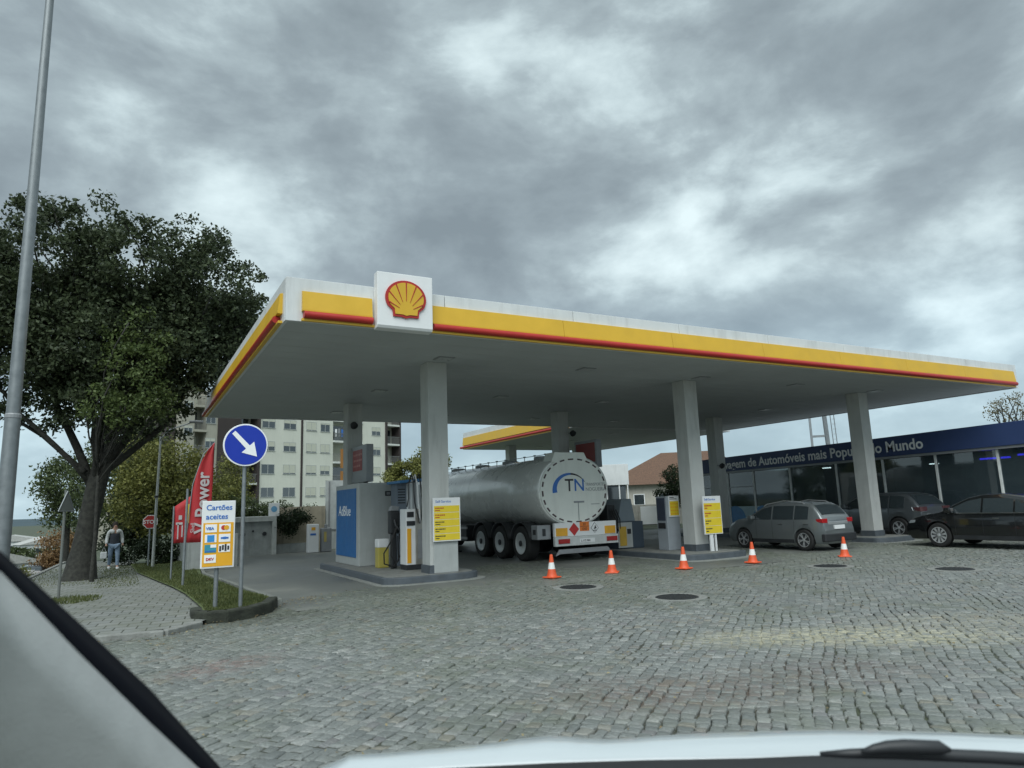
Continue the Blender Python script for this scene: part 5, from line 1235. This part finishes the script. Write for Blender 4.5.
t_ = thing('card_sign', 'white and orange board listing accepted payment cards on a short post', 'notice board', (1.37, 12.80, .1))
MB().cyl((0, .06, 0), (0, .06, 1.5), .035, 14).build('post', GALV, t_, smooth=True)
b_ = MB().box(-.26, .26, -.02, .02, .66, 1.76).build('board', WHITEC, t_, bevel=.008)
MB().box(-.235, .235, -.026, -.019, .69, 1.40).build('orange_field', ORG, b_)
text('heading', 'Cartões', .125, BLUETXT, b_, (-.20, -.022, 1.61), bold=.002); text('heading', 'aceites', .125, BLUETXT, b_, (-.20, -.022, 1.46), bold=.002)
SKY_ = mat('card_blue', (.03, .25, .6), .5); TEAL = mat('card_teal', (.04, .28, .36), .5)
for i in range(4):
    for k in range(2):
        if i == 3 and k == 1: continue
        x = -.205+k*.215; z = 1.245-i*.165
        mb_ = MB(); mb_.box(x, x+.18, -.031, -.025, z, z+.13, TEXTW if (i, k) not in ((2, 0),) else TEAL)
        if (i, k) == (0, 1):
            for (cx, mm_) in ((.07, REDTXT), (.115, ORG)): mb_.lathe([(.04, 0), (.04, .004)], 20, mm_, Matrix.Translation((x+cx, -.031-.0015*(cx > .1), z+.07)) @ Matrix.Rotation(PI/2, 4, 'X'))
        if (i, k) == (1, 0): mb_.box(x+.035, x+.145, -.035, -.03, z+.01, z+.12, SKY_)
        if (i, k) == (1, 1): mb_.box(x+.03, x+.15, -.035, -.03, z+.05, z+.08, BLUETXT).lathe([(.045, 0), (.045, .003)], 20, SKY_, Matrix.Translation((x+.09, -.0305, z+.065)) @ Matrix.Rotation(PI/2, 4, 'X') @ Matrix.Scale(.5, 4, (0, 1, 0)))
        if (i, k) == (2, 0): mb_.box(x+.09, x+.18, -.035, -.03, z+.08, z+.13, TEXTW).box(x+.01, x+.17, -.035, -.03, z+.015, z+.035, BLUETXT)
        if (i, k) == (2, 1):
            for q in range(4): mb_.box(x+.01+q*.042, x+.04+q*.042, -.035, -.03, z+.015+.02*(q % 2), z+.10+.015*(q % 3), BLACKTXT)
        mb_.build('card_logo', None, b_)
text('card_name', 'VISA', .062, BLUETXT, b_, (-.193, -.034, 1.288), bold=.002); text('card_name', 'DKV', .06, REDTXT, b_, (-.18, -.034, .79), bold=.002)

FLR = mat('banner_red', (.42, .025, .03), .7, var=.1, vscale=3)
def banner(label, loc, poly, sc):
    t_ = thing('banner_flag', label, 'banner', loc, group='red banner flags on the verge')
    return t_
t_ = thing('banner_flag', 'tall red feather banner with pale sideways lettering, front one of two', 'banner', (1.20, 17.8, Tz(1.2, 17.8)+.08), group='red banner flags on the verge')
MB().tube([(0, 0, 0), (.02, 0, 2.2)], .028, 10).tube([(.02, 0, 1.0), (.12, 0, 2.3), (.32, 0, 3.0), (.56, 0, 3.28)], .012, 6).build('pole', GALV, t_, smooth=True)
P = [(.06, .98), (.08, 1.5), (.11, 2.1), (.20, 2.6), (.36, 3.0), (.56, 3.27), (.55, 2.6), (.53, 1.8), (.52, .98)]
rows = []
for k in range(13):
    z = .98+k*(2.29/12); xl_ = float(np.interp(z, [.98, 1.5, 2.1, 2.6, 3.0, 3.27], [.05, .08, .11, .20, .36, .54])); xr_ = float(np.interp(z, [.98, 1.8, 2.6, 3.27], [.52, .53, .55, .56]))
    rows.append([(xl_+(xr_-xl_)*q/6, .03*math.sin(q*1.3+k*.5), z) for q in range(7)])
MB().grid(rows).build('cloth', FLR, t_, smooth='all', thick=.006)
text('lettering', 'V-Power', .39, mat('banner_grey', (.45, .42, .42), .6), t_, (.46, -.045, 1.18), (PI/2, -PI/2, 0), bold=.008)
text('lettering', 'Shell', .12, mat('banner_grey', (.45, .42, .42), .6), t_, (.19, -.045, 1.20), (PI/2, -PI/2, 0), bold=.001)
t_ = thing('banner_flag', 'short red banner with a small yellow patch, rear one of two', 'banner', (1.10, 20.6, Tz(1.1, 20.6)+.08), group='red banner flags on the verge')
MB().tube([(0, 0, 0), (0, 0, 1.9)], .022, 8).build('pole', GALV, t_, smooth=True)
rows = [[(.02+(.40)*q/5, .03*math.sin(q*1.2+k*.6), .95+k*(.95+.28*q/5)/6) for q in range(6)] for k in range(7)]
MB().grid(rows).build('cloth', FLR, t_, smooth='all', thick=.006)
MB().box(.27, .40, -.055, -.045, 1.45, 1.95).build('yellow_patch', YEL, t_, bevel=.01)
mb_ = MB(); mb_.box(.10, .13, -.05, -.04, 1.05, 1.45).box(.06, .22, -.05, -.04, 1.42, 1.48).box(.2, .23, -.05, -.04, 1.1, 1.4).box(.12, .2, -.05, -.04, 1.55, 1.66)
mb_.build('lettering', mat('banner_grey', (.45, .42, .42), .6), t_)

t_ = thing('stop_sign', 'red octagonal stop sign seen behind the thin lamp post', 'road sign', (.82, 30.1, Tz(.82, 30.1)))
MB().cyl((0, .04, 0), (0, .04, 2.0), .03, 10).build('post', GALV, t_)
P = [(.27*math.cos(PI/8+k*PI/4), .27*math.sin(PI/8+k*PI/4)) for k in range(8)]
MB().prism(P, -.01, .01, None, Matrix.Translation((0, 0, 1.74))).build('rim', TEXTW, t_)
MB().prism([(a*.9, b*.9) for a, b in P], -.016, -.0105, None, Matrix.Translation((0, 0, 1.74))).build('red_face', RED, t_)
text('lettering', 'STOP', .19, TEXTW, t_, (0, -.018, 1.675), align='CENTER', bold=.003)
t_ = thing('lamp_post', 'thin pale street lamp post with a short arm behind the flags', 'lamp post', (.95, 29.3, Tz(.95, 29.3)))
MB().tube([(0, 0, 0), (.02, 0, 2.6), (.05, 0, 4.9)], [.055, .045, .035], 10).build('pole', mat('pole_pale', (.42, .44, .42), .5), t_, smooth=True)
MB().tube([(.05, 0, 4.8), (.35, 0, 5.15), (1.1, 0, 5.45)], .025, 8).build('arm', GALV, t_, smooth=True)
MB().box(1.0, 1.5, -.09, .09, 5.42, 5.52).build('lamp_head', GREYM, t_, bevel=.03)
MB().lathe([(.07, 2.60), (.07, 2.68)], 10).build('collar', DARK, t_)
t_ = thing('warning_sign', 'grey back of a triangular road sign left of the big trunk', 'road sign', (-1.12, 17.66, Tz(-1.12, 17.66)+.05))
MB().cyl((0, .03, 0), (0, .03, 2.25), .028, 10).build('post', mat('dull_post', (.14, .15, .14), .7), t_)
mb_ = MB(); tr = [(-.24, 1.80), (.24, 1.80), (0, 2.22)]
mb_.prism(tr, -.006, .006, MC['dull_post'])
for a, b in zip(tr, tr[1:]+tr[:1]): mb_.tube([(a[0], -.012, a[1]), (b[0], -.012, b[1])], .012, 6, GALV)
mb_.build('triangle_plate', None, t_); t_.rotation_euler = (0, 0, 1.0)
# tall steel pole
px_, py_ = -1.60, 12.65
t_ = thing('street_light', 'tall tapered galvanised light pole rising out of the frame at the left', 'street light', (-1.62, 13.1, .06))
MB().tube([(0, 0, 0), (0, 0, 3.2)], [.118, .106], 18).build('lower_pole', GALV, t_, smooth=True)
MB().tube([(0, 0, 3.2), (0, 0, 12.4)], [.096, .052], 18).build('upper_pole', GALV, t_, smooth=True)
MB().lathe([(.113, 3.16), (.113, 3.21), (.097, 3.23)], 18).build('joint_collar', GREYM, t_)
MB().tube([(0, 0, 12.3), (-.3, 0, 12.7), (-1.4, 0, 13.0)], .05, 10).build('arm', GALV, t_, smooth=True)
MB().box(-2.0, -1.3, -.14, .14, 12.93, 13.06).build('lamp_head', GREYM, t_, bevel=.04)

# ------------------------------------------------------------------ town in the distance
for i, (x, y, w1, h1, lb) in enumerate([(-22, 190, 14, 3.6, 'long low white building far off below the hill'), (-40, 210, 10, 4.2, 'white house with pale roof far off at the left edge'), (-14, 175, 9, 3.2, 'small white house far off beside the orange tree'), (-13, 110, 9, 2.6, 'white flat roofed shed at the end of the street'), (-30, 150, 9, 3.0, 'pale house far off behind the street cars')]):
    t_ = thing('far_house', lb, 'house', (x, y, -6.2), rz=.15*i)
    MB().box(-w1/2, w1/2, 0, 7, 0, h1).build('wall', mat('far_white', (.6, .62, .62), .8, var=.1), t_)
    MB().prism([(-w1/2-.3, h1), (w1/2+.3, h1), (0, h1+1.4)], -.3, 7.3).build('roof', mat('far_roof', (.42, .42, .40), .8, var=.2), t_)
    mb_ = MB()
    for k in range(int(w1/2)): mb_.box(-w1/2+.6+k*2, -w1/2+1.5+k*2, -.03, .0, h1*.4, h1*.75)
    mb_.build('window_band', CARGL, t_)
for (x, y, n, r) in ((-20, 150, 60, 1), (-32, 180, 60, 2), (-10, 140, 50, 3)):
    tree(['dark tree row beyond the far houses', 'green trees among the white far houses', 'dark tree at the end of the street'][r-1], (x, y, -6.1), [(x, y, -4.2, 6, 2, 1.6), (x+4, y, -4.4, 3, 2, 1.4)], n, 60, .5, LF_MID, .2, 1.2)

# ------------------------------------------------------------------ pedestrian
def person(label, loc, rz, bag=True):
    t_ = thing('person', label, 'person', loc, rz)
    def skin(name, pts, edges, m, sub=2, root=0):
        me = bpy.data.meshes.new(name); me.from_pydata([p[:3] for p in pts], edges, [])
        o = bpy.data.objects.new(name, me); COL.objects.link(o); o.parent = t_
        s = o.modifiers.new('skin', 'SKIN'); ss = o.modifiers.new('sub', 'SUBSURF'); ss.levels = sub; ss.render_levels = sub
        if not me.skin_vertices: me.skin_vertices.new() if hasattr(me.skin_vertices, 'new') else None
        for i, p in enumerate(pts): me.skin_vertices[0].data[i].radius = p[3] if len(p) > 4 else (p[3], p[3]) if not hasattr(p[3], '__len__') else p[3]
        me.skin_vertices[0].data[root].use_root = True; me.materials.append(m); return o
    SK = mat('skin', (.42, .25, .18), .6); HAIR = mat('hair', (.03, .02, .015), .7)
    # hips, spine, neck, head, arms, legs (walking)
    P = [(0, 0, .95, (.15, .11)), (0, 0, 1.15, (.13, .10)), (0, 0, 1.36, (.16, .11)), (0, 0, 1.48, (.06, .06)), (0, -.01, 1.56, (.075, .09)), (0, -.015, 1.66, (.07, .085)),
         (.19, 0, 1.42, (.05, .05)), (.25, .04, 1.15, (.042, .042)), (.27, -.04, .92, (.033, .033)), (.27, -.07, .84, (.03, .045)),
         (-.19, 0, 1.42, (.05, .05)), (-.25, .02, 1.15, (.042, .042)), (-.28, -.08, .93, (.033, .033)), (-.28, -.11, .85, (.03, .045)),
         (.10, -.02, .86, (.085, .09)), (.11, -.12, .48, (.06, .06)), (.11, -.16, .10, (.04, .045)), (.11, -.28, .04, (.04, .03)),
         (-.10, .02, .86, (.085, .09)), (-.11, .06, .48, (.06, .06)), (-.11, .24, .12, (.04, .045)), (-.11, .15, .05, (.04, .03))]
    E = [(0, 1), (1, 2), (2, 3), (3, 4), (4, 5), (2, 6), (6, 7), (7, 8), (8, 9), (2, 10), (10, 11), (11, 12), (12, 13), (0, 14), (14, 15), (15, 16), (16, 17), (0, 18), (18, 19), (19, 20), (20, 21)]
    skin('body', P, E, SK)
    sc = 1.16
    def sub(ids, m, name, k=sc):
        mp = {q: i for i, q in enumerate(ids)}
        pts = [(*P[q][:3], (P[q][3][0]*k+.008, P[q][3][1]*k+.008)) for q in ids]
        return skin(name, pts, [(mp[a], mp[b]) for a, b in E if a in mp and b in mp], m)
    sub([0, 14, 15, 16, 18, 19, 20], mat('jeans', (.20, .27, .36), .8, var=.15), 'jeans')
    P.append((0, 0, .86, (.14, .11))); E.append((22, 0)); sub([22, 0, 1, 2], mat('dark_top', (.03, .035, .045), .8), 'vest', 1.22)
    sub([2, 6, 7, 8], mat('white_sleeve', (.55, .56, .55), .8), 'sleeve', 1.35); sub([2, 10, 11, 12], MC['white_sleeve'], 'sleeve', 1.35)
    MB().lathe([(.02, 1.76), (.07, 1.745), (.095, 1.68), (.10, 1.60), (.085, 1.52)][::-1], 16, None, Matrix.Translation((0, .02, 0))).build('hair', HAIR, t_, smooth=True)
    for (q, s) in ((17, 0), (21, 0)):
        p = P[q]; MB().box(p[0]-.045, p[0]+.045, p[1]-.06, p[1]+.14, p[2]-.045, p[2]+.04).build('shoe', WHITEC, t_, bevel=.025)
    f = MB()
    for s in (1, -1): f.lathe([(.012, 0), (.012, .004)], 8, HAIR, Matrix.Translation((s*.03, -.105, 1.63)) @ Matrix.Rotation(PI/2, 4, 'X'))
    f.box(-.025, .025, -.106, -.098, 1.565, 1.573, REDTXT); f.build('face_features', None, t_)
    return t_
pz = Tz(-.35, 31.2)+.06
person('pedestrian in blue jeans, dark top and pale sleeves walking on the pavement', (-.33, 31.0, pz), .15)
t_ = thing('handbag', 'pale bag carried low by the walking person', 'bag', (-.66, 30.9, pz+.40))
MB().box(-.11, .11, -.05, .05, 0, .24).build('body', mat('bag_white', (.6, .62, .62), .6), t_, bevel=.03)
MB().tube([(-.08, 0, .22), (0, 0, .44), (.08, 0, .22)], .01, 6).build('handle', mat('bag_white', (.6, .62, .62)), t_)

# ------------------------------------------------------------------ the viewer's own car: bonnet, cowl, wiper and left pillar
def C(px, py, dist):       # a point in the car, given by bearing and forward distance
    d = Fv+R2*((px-512)/FPX)+U2*((384-py)/FPX); fh = Vector((math.sin(YAW), math.cos(YAW), 0))
    return Vector((0, 0, CH))+d*(dist/d.dot(fh))
oc = thing('car', 'white car interior and bonnet around the viewpoint, seen through its own windscreen', 'car', (0, 0, 0))
HOODW = mat('bonnet_white', (.50, .55, .57), .25, var=.02, coat=.6)
sil = [(250, 800), (300, 778), (350, 761), (400, 757.5), (438, 754), (470, 750), (497, 745.5), (525, 739.5), (549, 736.5), (566, 738), (585, 741.5), (608, 743.5), (635, 741.5), (665, 738), (696, 735.6), (740, 733.5), (786, 732.3), (830, 732), (877, 733), (950, 735.5), (1024, 739), (1120, 745), (1250, 760)]
low = [(250, 830), (350, 772), (430, 766.5), (560, 760), (650, 757.5), (741, 756), (841, 751.8), (954, 753), (1024, 756), (1120, 762), (1250, 775)]
lowf = lambda x: float(np.interp(x, [p[0] for p in low], [p[1] for p in low]))
r0, r1, r2, r3, r4 = [], [], [], [], []
for x, y in sil:
    xb = 512+(x-512)*1.0; yb = lowf(x)
    pf = C(x, y, 1.95); pn = C(xb, yb, 1.22)
    m_ = pn.lerp(pf, .5)+Vector((0, 0, .018)); m2 = pn.lerp(pf, .8)+Vector((0, 0, .010)); drop = C(x, y, 2.25)+Vector((0, 0, -.16))
    r0.append(pn+Vector((0, 0, -.03))); r1.append(pn); r2.append(m_ if y < yb-3 else pn.lerp(pf, .5)); r3.append(pf); r4.append(drop)
MB().grid([r0, r1, r2, r3, r4]).build('bonnet', HOODW, oc, smooth='all', thick=.004)
cw_ = [[C(x, lowf(x)+.5, 1.20)+Vector((0, 0, -.006)) for x in range(200, 1300, 50)], [C(x, lowf(x)+10, 1.10)+Vector((0, 0, -.012)) for x in range(200, 1300, 50)], [C(x, lowf(x)+60, .9) for x in range(200, 1300, 50)], [C(x, lowf(x)+300, .75) for x in range(200, 1300, 50)]]
MB().grid(cw_).build('cowl_panel', mat('cowl_black', (.012, .014, .018), .55, var=.2), oc, smooth='all', thick=.006)
wp = thing('wiper', '', '')
bpy.data.objects.remove(wp)
MB().tube([C(820, 754, 1.02), C(850, 753.5, 1.01), C(900, 753, 1.0), C(990, 757, 1.0), C(1100, 764, 1.0)], [.003, .006, .008, .008, .008], 8).build('wiper_arm', DARK, oc, smooth='all')
MB().tube([C(862, 752, .99), C(874, 749, .99), C(888, 747, .99), C(905, 746.5, .985), C(940, 747.5, .985), C(950, 750, .985)], [.003, .006, .008, .009, .0085, .003], 12).build('wiper_cap', DARK, oc, smooth='all')
# A pillar: outer rubber/frit band and inner cloth-covered trim
PIL = mat('pillar_cloth', (.52, .53, .52), .85, var=.05, vscale=30, bump=.15, bscale=300)
outer = [(-160, 434), (-60, 512), (0, 554), (74, 621), (148, 690), (214, 763), (300, 862), (420, 1002)]
inner = [(-160, 456), (-60, 532), (0, 573), (74, 650), (148, 722), (204, 774), (276, 862), (390, 1010)]
ra, rb, rc, rd, re_, rf = [], [], [], [], [], []
for k, ((ax, ay), (bx, by)) in enumerate(zip(outer, inner)):
    D0 = .42+.075*k
    ra.append(C(ax, ay, D0+.06)); rb.append(C((ax+bx)/2, (ay+by)/2, D0+.02)); rc.append(C(bx, by, D0-.005))
    rd.append(C(bx-30, by+32, D0-.035)); re_.append(C(bx-110, by+95, D0-.06)); rf.append(C(bx-300, by+200, D0-.10))
MB().grid([ra, rb, rc]).build('windscreen_seal', mat('seal_black', (.005, .006, .010), .9, var=.1, spec=.1), oc, smooth='all', thick=.004)
g2 = [C(bx-480, by+300, .42+.075*k-.10) for k, (bx, by) in enumerate(inner)]
MB().grid([[p+Vector((0, 0, .0)) for p in rc], rd, re_, rf, g2]).build('pillar_trim', PIL, oc, smooth='all', thick=.003)
